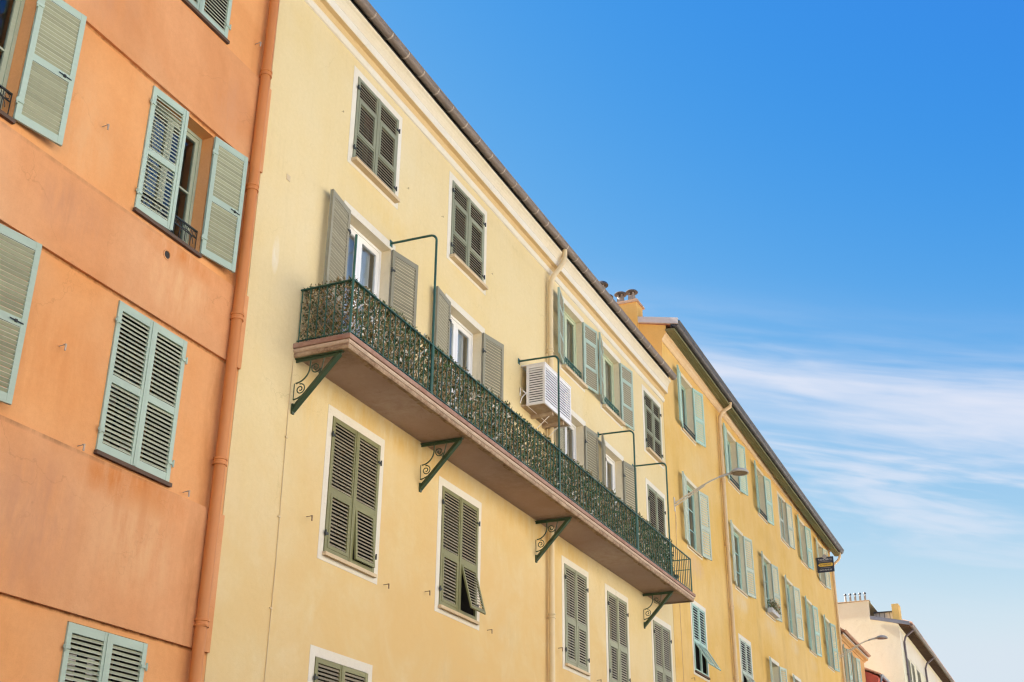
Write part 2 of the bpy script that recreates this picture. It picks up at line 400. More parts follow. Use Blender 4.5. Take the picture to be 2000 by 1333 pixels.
M['sheer'] = paint('added_sky_reflection_curtain', (0.80, 0.81, 0.82), (0.74, 0.75, 0.76), 0.4, 0.9, stretch=(14, 3, 0.6), rnd=0.03)
M['dark_room'] = paint('dark_room', (0.045, 0.04, 0.035), (0.03, 0.027, 0.024), 0.4, 0.9)  # near black put in for the darkness behind louvres, gaps and openings
M['lattice'] = paint('willow_lattice', (0.42, 0.27, 0.12), (0.33, 0.20, 0.085), 0.5, 0.8)
M['leaf_green'] = paint('leaf_green', (0.065, 0.12, 0.04), (0.105, 0.16, 0.05), 0.8, 0.5, stretch=(30, 30, 30))
M['leaf_olive'] = paint('leaf_olive', (0.15, 0.15, 0.05), (0.20, 0.18, 0.065), 0.8, 0.5, stretch=(30, 30, 30))
M['leaf_brown'] = paint('leaf_brown', (0.26, 0.17, 0.07), (0.34, 0.235, 0.11), 0.8, 0.6, stretch=(30, 30, 30))
M['leaf_pale'] = paint('leaf_pale', (0.66, 0.60, 0.46), (0.74, 0.70, 0.60), 0.8, 0.5, stretch=(30, 30, 30))  # pale straw leaves, lightened to stand for sparkle on the screen
M['asphalt'] = paint('asphalt', (0.05, 0.05, 0.052), (0.07, 0.068, 0.066), 0.7, 0.9, stretch=(1, 1, 1), rnd=0.0)
M['paving'] = paint('pavement_slab', (0.30, 0.28, 0.25), (0.22, 0.21, 0.19), 0.6, 0.9, stretch=(1, 1, 1), rnd=0.0)
M['earth'] = paint('ground_earth', (0.22, 0.20, 0.16), (0.17, 0.16, 0.12), 0.6, 0.95, stretch=(0.2, 0.2, 0.2), rnd=0.0)
M['far_wall_a'] = stucco('facing_white', (0.72, 0.71, 0.68), (0.68, 0.65, 0.60), (0.74, 0.73, 0.71), 0.4, 0.4)
M['far_wall_b'] = stucco('facing_grey', (0.66, 0.65, 0.63), (0.60, 0.58, 0.55), (0.70, 0.69, 0.67), 0.4, 0.4)
M['glass'] = glass_mat('window_glass')
M['glass_bright'] = glass_mat('reflective_glass', (0.75, 0.8, 0.82), 2.2)

# ------------------------------------------------------------------ mesh helpers


class MB:
    def __init__(self):
        self.v, self.f, self.m = [], [], []

    def quad(self, a, b, c, d, mi=0):
        i = len(self.v)
        self.v += [a, b, c, d]
        self.f.append((i, i + 1, i + 2, i + 3))
        self.m.append(mi)

    def poly(self, pts, mi=0):
        i = len(self.v)
        self.v += list(pts)
        self.f.append(tuple(range(i, i + len(pts))))
        self.m.append(mi)

    def box(self, x0, x1, y0, y1, z0, z1, mi=0, mat=None):
        if x0 > x1:
            x0, x1 = x1, x0
        if y0 > y1:
            y0, y1 = y1, y0
        if z0 > z1:
            z0, z1 = z1, z0
        p = [(x0, y0, z0), (x1, y0, z0), (x1, y1, z0), (x0, y1, z0), (x0, y0, z1), (x1, y0, z1), (x1, y1, z1), (x0, y1, z1)]
        if mat is not None:
            p = [tuple(mat @ Vector(q)) for q in p]
        i = len(self.v)
        self.v += p
        for f in ((0, 3, 2, 1), (4, 5, 6, 7), (0, 1, 5, 4), (1, 2, 6, 5), (2, 3, 7, 6), (3, 0, 4, 7)):
            self.f.append(tuple(i + k for k in f))
            self.m.append(mi)

    def tube(self, pts, r, n=8, mi=0, closed=True):
        pts = [Vector(p) for p in pts]
        rs = r if isinstance(r, (list, tuple)) else [r] * len(pts)
        base = len(self.v)
        prev_u = None
        for k, p in enumerate(pts):
            d = (pts[min(k + 1, len(pts) - 1)] - pts[max(k - 1, 0)]).normalized()
            if prev_u is None:
                u = d.orthogonal().normalized()
            else:
                u = (prev_u - d * prev_u.dot(d))
                u = u.normalized() if u.length > 1e-6 else d.orthogonal().normalized()
            prev_u = u
            w = d.cross(u)
            for j in range(n):
                a = 2 * math.pi * j / n
                self.v.append(tuple(p + (u * math.cos(a) + w * math.sin(a)) * rs[k]))
        for k in range(len(pts) - 1):
            for j in range(n):
                a, b = base + k * n + j, base + k * n + (j + 1) % n
                self.f.append((a, b, b + n, a + n))
                self.m.append(mi)
        if closed:
            self.f.append(tuple(base + j for j in reversed(range(n))))
            self.f.append(tuple(base + (len(pts) - 1) * n + j for j in range(n)))
            self.m += [mi, mi]

    def lathe(self, prof, cx, cy, n=16, mi=0):
        base = len(self.v)
        for r, z in prof:
            for j in range(n):
                a = 2 * math.pi * j / n
                self.v.append((cx + r * math.cos(a), cy + r * math.sin(a), z))
        for k in range(len(prof) - 1):
            for j in range(n):
                a, b = base + k * n + j, base + k * n + (j + 1) % n
                self.f.append((a, b, b + n, a + n))
                self.m.append(mi)

    def sweep_x(self, prof, xs, mi=0, dz=None, cap=True, seg=None):
        """prof = list of (y, z); swept along X; dz(x) lowers the profile."""
        n = len(prof)
        base = len(self.v)
        for x in xs:
            o = dz(x) if dz else 0.0
            for y, z in prof:
                self.v.append((x, y, z + o))
        for k in range(len(xs) - 1):
            for j in range(n - 1):
                a = base + k * n + j
                self.f.append((a, a + n, a + n + 1, a + 1))
                self.m.append(seg.get(j, mi) if seg else mi)
        if cap and n > 2:
            self.f.append(tuple(base + j for j in range(n)))
            self.f.append(tuple(base + (len(xs) - 1) * n + j for j in reversed(range(n))))
            self.m += [mi, mi]

    def sweep_path(self, path, prof, mi=0):
        """prof = (outward offset, z) swept along an open XY path with mitred corners; outward is to the left of the path."""
        base = len(self.v)
        n = len(prof)
        for k, p in enumerate(path):
            p = Vector(p)
            ns = []
            for a, b in ((k - 1, k), (k, k + 1)):
                if a >= 0 and b < len(path):
                    d = (Vector(path[b]) - Vector(path[a])).normalized()
                    ns.append(Vector((d.y, -d.x)))
            if len(ns) == 2:
                b = (ns[0] + ns[1]).normalized()
                nv = b / max(b.dot(ns[0]), 0.2)
            else:
                nv = ns[0]
            for o, z in prof:
                q = p + nv * o
                self.v.append((q.x, q.y, z))
        for k in range(len(path) - 1):
            for j in range(n - 1):
                a = base + k * n + j
                self.f.append((a, a + n, a + n + 1, a + 1))
                self.m.append(mi)
        self.f.append(tuple(base + j for j in range(n)))
        self.f.append(tuple(base + (len(path) - 1) * n + j for j in reversed(range(n))))
        self.m += [mi, mi]

    def mesh(self, name, mats, smooth=False):
        me = bpy.data.meshes.new(name)
        me.from_pydata(self.v, [], self.f)
        for m in (mats if isinstance(mats, (list, tuple)) else [mats]):
            me.materials.append(m)
        me.polygons.foreach_set('material_index', self.m)
        if smooth:
            me.polygons.foreach_set('use_smooth', [True] * len(self.f))
            try:
                me.set_sharp_from_angle(angle=rad(38))
            except Exception:
                pass
        me.update()
        return me

    def build(self, name, mats, parent=None, smooth=False, loc=None, kind=None):
        return link(name, self.mesh(name, mats, smooth), parent, loc, kind)


def world_off(p):
    o = Vector((0, 0, 0))
    while p is not None:
        o += p.location
        p = p.parent
    return o


def link(name, me, parent=None, loc=None, kind=None):
    """With loc None the mesh is in world coordinates and the object is placed so that it stays there."""
    o = bpy.data.objects.new(name, me)
    COL.objects.link(o)
    if parent is not None:
        o.parent = parent
        o.location = (-world_off(parent)) if loc is None else loc
    elif loc is not None:
        o.location = loc
    if kind:
        o['kind'] = kind
    return o


def thing(name, loc, label, cat, group=None):
    o = bpy.data.objects.new(name, None)
    o.empty_display_size = 0.3
    COL.objects.link(o)
    o.location = loc
    o['label'] = label
    o['category'] = cat
    if group:
        o['group'] = group
    return o


def tag(o, label, cat, group=None):
    o['label'] = label
    o['category'] = cat
    if group:
        o['group'] = group
    return o


def arc(cx, cz, r, a0, a1, n, f):
    return [f(cx + r * math.cos(rad(a0 + (a1 - a0) * k / n)), cz + r * math.sin(rad(a0 + (a1 - a0) * k / n))) for k in range(n + 1)]


# ------------------------------------------------------------------ building blocks


def facade(house, mat, x0, x1, z0, z1, openings, y=0.0, depth=0.36, back=10.0, name='wall', slope=None):
    """A hollow wall: street face with real openings and reveals, side walls, back wall."""
    b = MB()
    xs = sorted({x0, x1} | {o[0] for o in openings} | {o[1] for o in openings})
    zs = sorted({z0, z1} | {o[2] for o in openings} | {o[3] for o in openings})
    for i in range(len(xs) - 1):
        for j in range(len(zs) - 1):
            cx, cz = (xs[i] + xs[i + 1]) / 2, (zs[j] + zs[j + 1]) / 2
            if any(o[0] < cx < o[1] and o[2] < cz < o[3] for o in openings):
                continue
            b.quad((xs[i], y, zs[j]), (xs[i + 1], y, zs[j]), (xs[i + 1], y, zs[j + 1]), (xs[i], y, zs[j + 1]))
    for a, c, e, g in openings:
        yd = y + depth
        b.quad((a, y, e), (a, y, g), (a, yd, g), (a, yd, e))
        b.quad((c, y, g), (c, y, e), (c, yd, e), (c, yd, g))
        b.quad((a, y, g), (c, y, g), (c, yd, g), (a, yd, g))
        b.quad((c, y, e), (a, y, e), (a, yd, e), (c, yd, e))
    b.quad((x0, back, z0), (x0, y, z0), (x0, y, z1), (x0, back, z1))
    b.quad((x1, y, z0), (x1, back, z0), (x1, back, z1), (x1, y, z1))
    b.quad((x1, back, z0), (x0, back, z0), (x0, back, z1), (x1, back, z1))
    # floor slabs inside keep the rooms dark and separate
    for zf in (z0 + 3.1, z0 + 6.3, z0 + 9.2, z0 + 12.6):
        if zf < z1 - 0.5 and not any(o[2] < zf < o[3] for o in openings):
            b.quad((x0, y + depth, zf), (x1, y + depth, zf), (x1, back, zf), (x0, back, zf))
    return b.build(name, mat, house)


SLATS = {}
EDGE = {}          # lighter louvre noses: the sky light they catch, put into the paint
for k_, c_ in (('sage_slat', (0.56, 0.57, 0.44)), ('olive_slat', (0.34, 0.30, 0.20)), ('grey_olive', (0.44, 0.44, 0.33)), ('taupe', (0.56, 0.53, 0.41)),
               ('mint', (0.56, 0.68, 0.58)), ('pale_mint', (0.68, 0.68, 0.56)), ('sage', (0.58, 0.64, 0.55))):
    EDGE[M[k_].name] = paint(M[k_].name + '_edge', c_, tuple(v * 0.85 for v in c_), 0.5, 0.6, 0.2, (0.4, 0.35, 0.28))
PITCH, SLAT_W, SLAT_T, TILT = 0.0565, 0.047, 0.0095, rad(56)


def slat_box(b, cx, cy, cz, ln, tilt=TILT, mat=None, mi=0, w=SLAT_W):
    """A thin louvre with a rounded nose along both edges."""
    m = Matrix.Translation((cx, cy, cz)) @ Matrix.Rotation(tilt, 4, 'X')
    if mat is not None:
        m = mat @ m
    h, t = w / 2, SLAT_T / 2
    pr = [(-h, 0), (-h + 0.004, -t), (h - 0.004, -t), (h, 0), (h - 0.004, t), (-h + 0.004, t)]
    i = len(b.v)
    for x in (-ln / 2, ln / 2):
        b.v += [tuple(m @ Vector((x, u, v))) for u, v in pr]
    for k in range(6):
        n = (k + 1) % 6
        b.f.append((i + k, i + n, i + 6 + n, i + 6 + k))
        b.m.append(mi if k in (1, 4) else mi + 1)
    b.f += [tuple(i + k for k in reversed(range(6))), tuple(i + 6 + k for k in range(6))]
    b.m += [mi, mi]


def slat_mesh(ln, mat):
    key = (round(ln, 3), mat.name)
    if key not in SLATS:
        b = MB()
        slat_box(b, 0, 0, 0, ln)
        SLATS[key] = b.mesh('slat', [mat, EDGE[mat.name]])
    return SLATS[key]


HINGE = {}


def hinge_mesh(mat):
    if mat.name not in HINGE:
        b = MB()
        b.box(-0.035, 0.07, -0.014, -0.002, -0.018, 0.018)
        b.tube([(-0.012, -0.016, -0.045), (-0.012, -0.016, 0.045)], 0.013, 7)
        HINGE[mat.name] = b.mesh('hinge', mat)
    return HINGE[mat.name]


TH = 0.036
STILE = 0.072


def shutter(house, xh, z0, z1, w, side, angle, layout, fm, sm, indiv=True, y=-0.022, pitch=None, label=None, hinge=True, latch=False, gaps=()):
    """One louvred leaf hung at xh. side +1: reaches towards +X when shut, -1: towards -X. angle = degrees opened.
    layout: list of (bottom fraction, top fraction, kind) with kind 'p' louvred panel, 'i' inset framed panel, or a number: a framed flap tipped out by so many degrees."""
    h = z1 - z0
    b = MB()
    s = side
    b.box(0, s * STILE, 0, TH, 0, h)
    b.box(s * (w - STILE), s * w, 0, TH, 0, h)
    edges = sorted({0.0, h} | {f * h for l in layout for f in l[:2]})
    # rails fill whatever the panels leave free
    free = []
    zc = 0.0
    for a, c, k in sorted((l[0] * h, l[1] * h, l[2]) for l in layout):
        free.append((zc, a))
        zc = c
    free.append((zc, h))
    for a, c in free:
        if c - a > 0.004:
            b.box(s * STILE, s * (w - STILE), 0.003, TH - 0.003, a, c)
    if s > 0:   # overlapping astragal on the meeting stile
        b.box(w - 0.03, w + 0.022, -0.010, -0.0005, 0.01, h - 0.01)
    inner = w - 2 * STILE
    rows = []
    flaps = []
    for a, c, k in layout:
        a, c = a * h, c * h
        if k == 'p':
            rows.append((a, c, inner + 0.012, s * w / 2))
        elif k == 'i':
            e = 0.05
            for q in ((s * STILE, s * (STILE + e), a, c), (s * (w - STILE - e), s * (w - STILE), a, c)):
                b.box(q[0], q[1], -0.006, TH - 0.006, q[2], q[3])
            b.box(s * (STILE + e), s * (w - STILE - e), -0.006, TH - 0.006, a, a + e)
            b.box(s * (STILE + e), s * (w - STILE - e), -0.006, TH - 0.006, c - e, c)
            rows.append((a + e, c - e, inner - 2 * e + 0.012, s * w / 2))
        else:
            flaps.append((a, c, k))
    sh = b.build('shutter', [fm], house, loc=Vector((xh, y, z0)) - world_off(house))
    sh.rotation_euler = (0, 0, -rad(angle) * s)
    if label:
        sh['label'] = label
    j = MB()
    for a, c, ln, cx in rows:
        n = max(1, int(round((c - a) / (pitch or PITCH))))
        for k in range(n):
            z = a + (k + 0.5) * (c - a) / n
            if (k, ) in gaps:
                continue
            if indiv:
                o = link('slat', slat_mesh(ln, sm), sh, loc=(cx, TH / 2, z))
                o.rotation_euler = (rad(random.gauss(0, 0.9)), rad(random.gauss(0, 0.25)), 0)
            else:
                slat_box(j, cx, TH / 2, z, ln, TILT + rad(random.gauss(0, 0.9)))
    if j.f:
        j.build('louvres', [sm, EDGE[sm.name]], sh, loc=(0, 0, 0), kind='stuff')
    for a, c, k in flaps:
        fb = MB()
        e = 0.052
        hh = c - a
        ww = inner
        for q in ((-ww / 2, -ww / 2 + e, -hh, 0), (ww / 2 - e, ww / 2, -hh, 0), (-ww / 2 + e, ww / 2 - e, -hh, -hh + e), (-ww / 2 + e, ww / 2 - e, -e, 0)):
            fb.box(q[0], q[1], 0, 0.03, q[2], q[3])
        n = int((hh - 2 * e) / PITCH)
        for i in range(n):
            slat_box(fb, 0, 0.015, -e - (i + 0.5) * (hh - 2 * e) / n, ww - 2 * e + 0.01, TILT, mi=1, w=0.044)
        fo = fb.build('flap', [fm, sm, EDGE[sm.name]], sh, loc=(s * w / 2, 0.0, c))
        fo.rotation_euler = (-rad(k), 0, 0)
    if hinge:
        for zz in (0.13, 0.86):
            o = link('hinge', hinge_mesh(M['iron'] if fm is not M['sage'] else M['sage']), sh, loc=(0, 0 if angle < 90 else TH + 0.016, zz * h))
            if s < 0:
                o.scale = (-1, 1, 1)
    if latch:
        lb = MB()
        lb.tube([(s * (w - 0.05), TH + 0.010, h * 0.476), (s * (w - 0.23), TH + 0.014, h * 0.481)], 0.0065, 6)
        lb.box(s * (w - 0.16), s * (w - 0.13), TH, TH + 0.016, h * 0.470, h * 0.488)
        lb.build('latch', M['iron'], sh, loc=(0, 0, 0))
    return sh


def window(house, x0, x1, z0, z1, recess, fm, glass='glass', leaves=2, muntins=(), bar=0.058, curtain=None, curtain_span=(0.0, 1.0), surround=None, sw=0.14, y=0.0,
           sill=None, sill_out=0.09, sill_h=0.05, sill_w=0.07, reveal=None, sash_h=None, surround_bottom=True, label=None, dark=False):
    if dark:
        recess, fm, glass, reveal = 0.30, M['dark_room'], 'glass', 'dark_room'  # near-black frame and reveal painted to stand for shade behind shut louvres
    b = MB()
    yf = y + recess
    g = 0.004
    a, c, e, f = x0 + g, x1 - g, z0 + g, z1 - g
    fr = 0.05
    b.box(a, a + fr, yf, yf + 0.07, e, f)
    b.box(c - fr, c, yf, yf + 0.07, e, f)
    b.box(a + fr, c - fr, yf, yf + 0.07, f - fr, f)
    b.box(a + fr, c - fr, yf, yf + 0.07, e, e + fr)
    lw = (c - a - 2 * fr) / leaves
    panes = []
    for k in range(leaves):
        p, q = a + fr + k * lw + 0.002, a + fr + (k + 1) * lw - 0.002
        r, t = e + fr + 0.003, f - fr - 0.003
        b.box(p, p + bar, yf + 0.012, yf + 0.06, r, t)
        b.box(q - bar, q, yf + 0.012, yf + 0.06, r, t)
        b.box(p + bar, q - bar, yf + 0.012, yf + 0.06, t - bar, t)
        b.box(p + bar, q - bar, yf + 0.012, yf + 0.06, r, r + bar * 1.4)
        zz = [r + bar * 1.4] + [r + (t - r) * m for m in muntins] + [t - bar]
        for m in zz[1:-1]:
            b.box(p + bar, q - bar, yf + 0.016, yf + 0.056, m - 0.014, m + 0.014)
        for i in range(len(zz) - 1):
            panes.append((p + bar - 0.004, q - bar + 0.004, zz[i], zz[i + 1]))
    w = b.build('window', fm, house)
    if label:
        w['label'] = label
    for p, q, r, t in panes:
        pb = MB()
        pb.quad((p, yf + 0.036, r), (q, yf + 0.036, r), (q, yf + 0.036, t), (p, yf + 0.036, t))
        pb.build('pane', M[glass], w)
    if curtain:
        cb = MB()
        n = 26
        xa, xb = x0 + (x1 - x0) * curtain_span[0], x0 + (x1 - x0) * curtain_span[1]
        pts = [(xa + (xb - xa) * k / n, yf + 0.15 + 0.028 * math.sin(k * 1.25) + 0.012 * math.sin(k * 2.9)) for k in range(n + 1)]
        for k in range(n):
            cb.quad((pts[k][0], pts[k][1], z0), (pts[k + 1][0], pts[k + 1][1], z0), (pts[k + 1][0], pts[k + 1][1], z1), (pts[k][0], pts[k][1], z1))
        cb.build('curtain', M[curtain], w, smooth=True)
    if surround:
        sb = MB()
        o = 0.006
        zb = z0 - sw * 0.9 if surround_bottom else z0
        yb = y + 0.02
        sb.box(x0 - sw, x0, y - o, yb, zb, z1 + sw)
        sb.box(x1, x1 + sw, y - o, yb, zb, z1 + sw)
        sb.box(x0, x1, y - o, yb, z1, z1 + sw)
        if surround_bottom:
            sb.box(x0, x1, y - o, yb, zb, z0)
        sb.build('surround', M[surround], w)
    if reveal:
        rb = MB()
        q = 0.003
        ya, yb = (y + 0.045 if dark else y - 0.0055 if surround else y - 0.001), yf + 0.03
        rb.box(x0 - 0.001, x0 + q, ya, yb, z0, z1)
        rb.box(x1 - q, x1 + 0.001, ya, yb, z0, z1)
        rb.box(x0 + q, x1 - q, ya, yb, z1 - q, z1 + 0.001)
        if dark:
            rb.box(x0 + q, x1 - q, ya, yb, z0 + 0.003, z0 + 0.006)
        rb.build('reveal', M[reveal], w)
    if sill:
        lb = MB()
        lb.box(x0 - sill_w, x1 + sill_w, y - sill_out, y - 0.007, z0 - sill_h, z0 + 0.004)
        lb.box(x0 + 0.004, x1 - 0.004, y - 0.007, yf, z0 - sill_h * 0.5, z0 + 0.003)
        lb.build('sill', M[sill], w)
    return w


def gutter(house, x0, x1, yc, zc, r, mat, ring_step, ring_mat, dz=None, name='gutter', lip=0.02):
    b = MB()
    xs = [x0 + (x1 - x0) * k / 24 for k in range(25)]
    outer = [(yc + r * math.cos(rad(a)), zc + r * math.sin(rad(a))) for a in range(0, -181, -15)]
    outer = outer + [(yc - r - lip * 0.6, zc + lip), (yc - r + 0.008, zc + lip)]
    inner = [(yc + (r - 0.008) * math.cos(rad(a)), zc + (r - 0.008) * math.sin(rad(a))) for a in range(-180, 1, 15)]
    prof = outer + inner + [outer[0]]
    b.sweep_x(prof, xs, dz=dz, cap=False)
    # end plates
    for x in (x0 + 0.002, x1 - 0.002):
        o = dz(x) if dz else 0
        b.poly([(x, yy, zz + o) for yy, zz in outer[:13]])
    g = b.build(name, mat, house, smooth=True)
    rb = MB()
    n = 12
    rp = [((r + 0.006) * math.cos(rad(-180 * k / n)), (r + 0.006) * math.sin(rad(-180 * k / n))) for k in range(n + 1)]
    rq = [((r + 0.001) * math.cos(rad(-180 * k / n)), (r + 0.001) * math.sin(rad(-180 * k / n))) for k in range(n, -1, -1)]
    rb.sweep_x(rp + rq + [rp[0]], [-0.018, 0.018], cap=False)
    rm = rb.mesh('joint_ring', ring_mat, True)
    x = x0 + ring_step * 0.6
    while x < x1:
        o = link('joint_ring', rm, g, loc=(x, yc, zc + (dz(x) if dz else 0)))
        # parent g carries world coordinates, so local coordinates are world coordinates
        x += ring_step * random.uniform(0.985, 1.015)
    return g


def downpipe(house, pts, r, mat, collars, name='downpipe'):
    b = MB()
    b.tube(pts, r, 14)
    p = b.build(name, mat, house, smooth=True)
    cb = MB()
    prof = [(r + 0.002, -0.05), (r + 0.016, -0.05), (r + 0.018, -0.03), (r + 0.008, -0.022), (r + 0.008, 0.018), (r + 0.018, 0.024), (r + 0.018, 0.05), (r + 0.002, 0.054)]
    cb.lathe(prof, 0, 0, 14)
    cb.box(-0.012, 0.012, 0, r + 0.07, -0.03, -0.012)
    cm = cb.mesh('collar', mat, True)
    for x, y, z in collars:
        link('collar', cm, p, loc=(x, y, z))
    return p


def hook(house, x, z, mat='rust', y=0.0, k=1.0):
    b = MB()
    b.tube([(x, y + 0.02, z), (x, y - 0.08 * k, z + 0.004), (x, y - 0.10 * k, z - 0.004)], 0.006 * k, 6)
    b.box(x - 0.010 * k, x + 0.010 * k, y - 0.108 * k, y - 0.096 * k, z - 0.070 * k, z + 0.012 * k)
    b.tube([(x - 0.02 * k, y - 0.09 * k, z + 0.004), (x + 0.028 * k, y - 0.09 * k, z + 0.014 * k)], 0.005 * k, 5)
    return b.build('shutter_hook', M[mat], house)


def roof(house, mat, x0, x1, ye, ze, ridge_y, ridge_z, back_y, dz=None, th=0.10):
    b = MB()
    d0, d1 = (dz(x0), dz(x1)) if dz else (0, 0)
    zb = ze + (ridge_z - ze) * 0.2
    for (ya, za), (yb, zb_) in (((ye, ze), (ridge_y, ridge_z)), ((ridge_y, ridge_z), (back_y, ze))):
        p = [(x0, ya, za + d0), (x1, ya, za + d1), (x1, yb, zb_ + d1), (x0, yb, zb_ + d0)]
        q = [(v[0], v[1], v[2] - th) for v in p]
        b.poly(p)
        b.poly(list(reversed(q)))
        for i in range(4):
            k = (i + 1) % 4
            b.poly([q[i], q[k], p[k], p[i]])
    return b.build('roof', mat, house)


# ------------------------------------------------------------------ ground and street
g = MB()
g.quad((-900, -900, 0), (900, -900, 0), (900, 900, 0), (-900, 900, 0))
g.build('ground', M['earth'], kind='structure')
g = MB()
g.quad((-60, -11.2, 0.004), (160, -11.2, 0.004), (160, -2.0, 0.004), (-60, -2.0, 0.004))
g.build('road', M['asphalt'], kind='structure')
for ya, yb in ((-2.0, -0.001), (-13.5, -11.2)):
    g = MB()
    g.box(-60, 160, ya + 0.16, yb, 0.0, 0.128)
    g.box(-60, 160, ya, ya + 0.157, 0.0, 0.13)
    g.build('pavement', M['paving'], kind='structure')

# ================================================================== ORANGE HOUSE
OX0, OX1 = -9.0, 12.77
oh = thing('orange_house', (1.9, 0, 0), 'orange stucco house with sage green shutters beside the orange downpipe', 'house')
oc = [(10.31, 11.63), (6.90, 8.22)]
rows_o = [(9.72, 11.64), (6.46, 8.42), (2.56, 4.49), (13.33, 15.25)]
ops = [(a, b, z0, z1) for a, b in oc for z0, z1 in rows_o]
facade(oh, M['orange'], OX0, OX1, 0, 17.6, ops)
# projecting render bands between a lintel line and the sill line above it
for z0, z1 in ((11.695, 13.21), (8.475, 9.605), (4.575, 6.365), (0.13, 2.48)):
    b = MB()
    b.box(OX0, OX1 - 0.002, -0.044, 0.01, z0, z1)
    b.build('render_band', M['orange_band'], oh)
b = MB()
b.sweep_x([(0.0, 16.6), (-0.12, 16.7), (-0.3, 17.0), (-0.42, 17.1), (-0.42, 17.3), (0.0, 17.4)], [OX0, OX1])
b.build('cornice', M['cornice'], oh)
roof(oh, M['roof'], OX0, OX1, -0.5, 17.4, 5, 19.2, 10.3)

LO = [(0.055, 0.455, 'p'), (0.505, 0.945, 'p')]
LW = 0.655
sage, sslat = M['sage'], M['sage_slat']


def o_window(ci, ri, la, ra, li, rj, latch=(False, False), curtain=None, llab=None, rlab=None):
    a, c = oc[ci]
    z0, z1 = rows_o[ri]
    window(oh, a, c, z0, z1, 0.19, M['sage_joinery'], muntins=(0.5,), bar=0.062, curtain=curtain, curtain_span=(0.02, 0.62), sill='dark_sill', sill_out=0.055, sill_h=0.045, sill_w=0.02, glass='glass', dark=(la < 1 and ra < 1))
    shutter(oh, a + 0.003, z0 + 0.012, z1 - 0.01, LW, 1, la, LO, sage, sslat, li, latch=latch[0], label=llab)
    shutter(oh, c - 0.003, z0 + 0.012, z1 - 0.01, LW, -1, ra, LO, sage, sslat, rj, latch=latch[1], label=rlab)


o_window(0, 0, 4, 172, True, True, (False, True), 'sheer', 'sage green shutter leaf pulled shut', 'sage green shutter leaf folded open against the wall')
o_window(0, 1, 0, 0, True, True)
o_window(0, 2, 0, 0, True, True)
o_window(0, 3, 0, 0, False, False)
o_window(1, 0, 172, 171, False, True, (False, True))
o_window(1, 1, 173, 172, False, True, (False, True))
o_window(1, 2, 0, 0, False, False)
o_window(1, 3, 0, 0, False, False)


def guard(house, x0, x1, z0, h, y, mat, scroll=True):
    b = MB()
    zt = z0 + h
    b.box(x0, x1, y - 0.012, y + 0.012, zt - 0.02, zt)
    b.box(x0, x1, y - 0.008, y + 0.008, z0 + 0.05, z0 + 0.066)
    b.box(x0, x1, y - 0.008, y + 0.008, zt - 0.12, zt - 0.108)
    n = int((x1 - x0) / 0.115)
    for k in range(n + 1):
        x = x0 + (x1 - x0) * k / n
        b.tube([(x, y, z0), (x, y, zt - 0.02)], 0.007, 6)
        if scroll and k < n:
            c = x + (x1 - x0) / n / 2
            b.tube(arc(c, zt - 0.065, 0.034, 0, 330, 12, lambda p, q: (p, y, q)), 0.005, 5)
    if scroll:
        for k in range(max(1, n // 3)):
            c = x0 + (k + 0.5) * (x1 - x0) / max(1, n // 3)
            b.tube(arc(c, z0 + 0.12, 0.15, 5, 175, 12, lambda p, q: (p, y - 0.006, q)), 0.006, 5)
    return b.build('window_guard', mat, house)


guard(oh, 10.33, 11.61, 9.73, 0.36, 0.05, M['iron'])
guard(oh, 6.92, 8.20, 9.73, 0.36, 0.05, M['iron'])
guard(oh, 6.92, 8.20, 6.47, 0.36, 0.05, M['iron'])
OPX, OPY = 12.455, -0.115
downpipe(oh, [(OPX + 0.03, OPY, 0.2), (OPX - 0.01, OPY, 4), (OPX + 0.01, OPY, 9), (OPX + 0.045, OPY, 14), (OPX + 0.06, OPY, 16.9)], 0.078, M['pipe_orange'],
         [(OPX - 0.0, OPY, 4.88), (OPX + 0.0, OPY, 7.0), (OPX + 0.012, OPY, 9.13), (OPX + 0.026, OPY, 11.24), (OPX + 0.042, OPY, 13.30), (OPX - 0.0, OPY, 2.7)])
for x, z in ((9.56, 10.49), (12.30, 13.77), (10.03, 6.42), (11.93, 6.44), (9.50, 7.45)):
    hook(oh, x, z, 'solder')
b = MB()
b.lathe([(0.001, 0.001), (0.054, 0.001)], 0, 0, 20, 1)
b.lathe([(0.054, 0.0), (0.056, 0.012), (0.070, 0.012), (0.074, 0.0)], 0, 0, 20)
vm = Matrix.Translation((10.98, -0.0455, 9.38)) @ Matrix.Rotation(rad(90), 4, 'X')
b.v = [tuple(vm @ Vector(q)) for q in b.v]
b.build('air_vent', [M['orange_band'], M['dark_room']], oh)

# ================================================================== YELLOW HOUSE
YX0, YX1 = 12.78, 32.84
yh = thing('yellow_house', (22.8, 0, 0), 'pale yellow house with long planted balcony and olive shutters', 'house')
yc = [(15.22, 16.70), (18.96, 20.46), (24.83, 26.18), (27.55, 28.93), (31.00, 32.45)]
rows_y = {'attic': (13.44, 15.19), 'door': (9.45, 12.40), 'low': (6.50, 8.68), 'ground': (2.9, 4.97)}
ops = [(a, b, r[0], r[1]) for a, b in yc for r in rows_y.values()]
facade(yh, M['yellow'], YX0, YX1, 0, 16.15, ops)

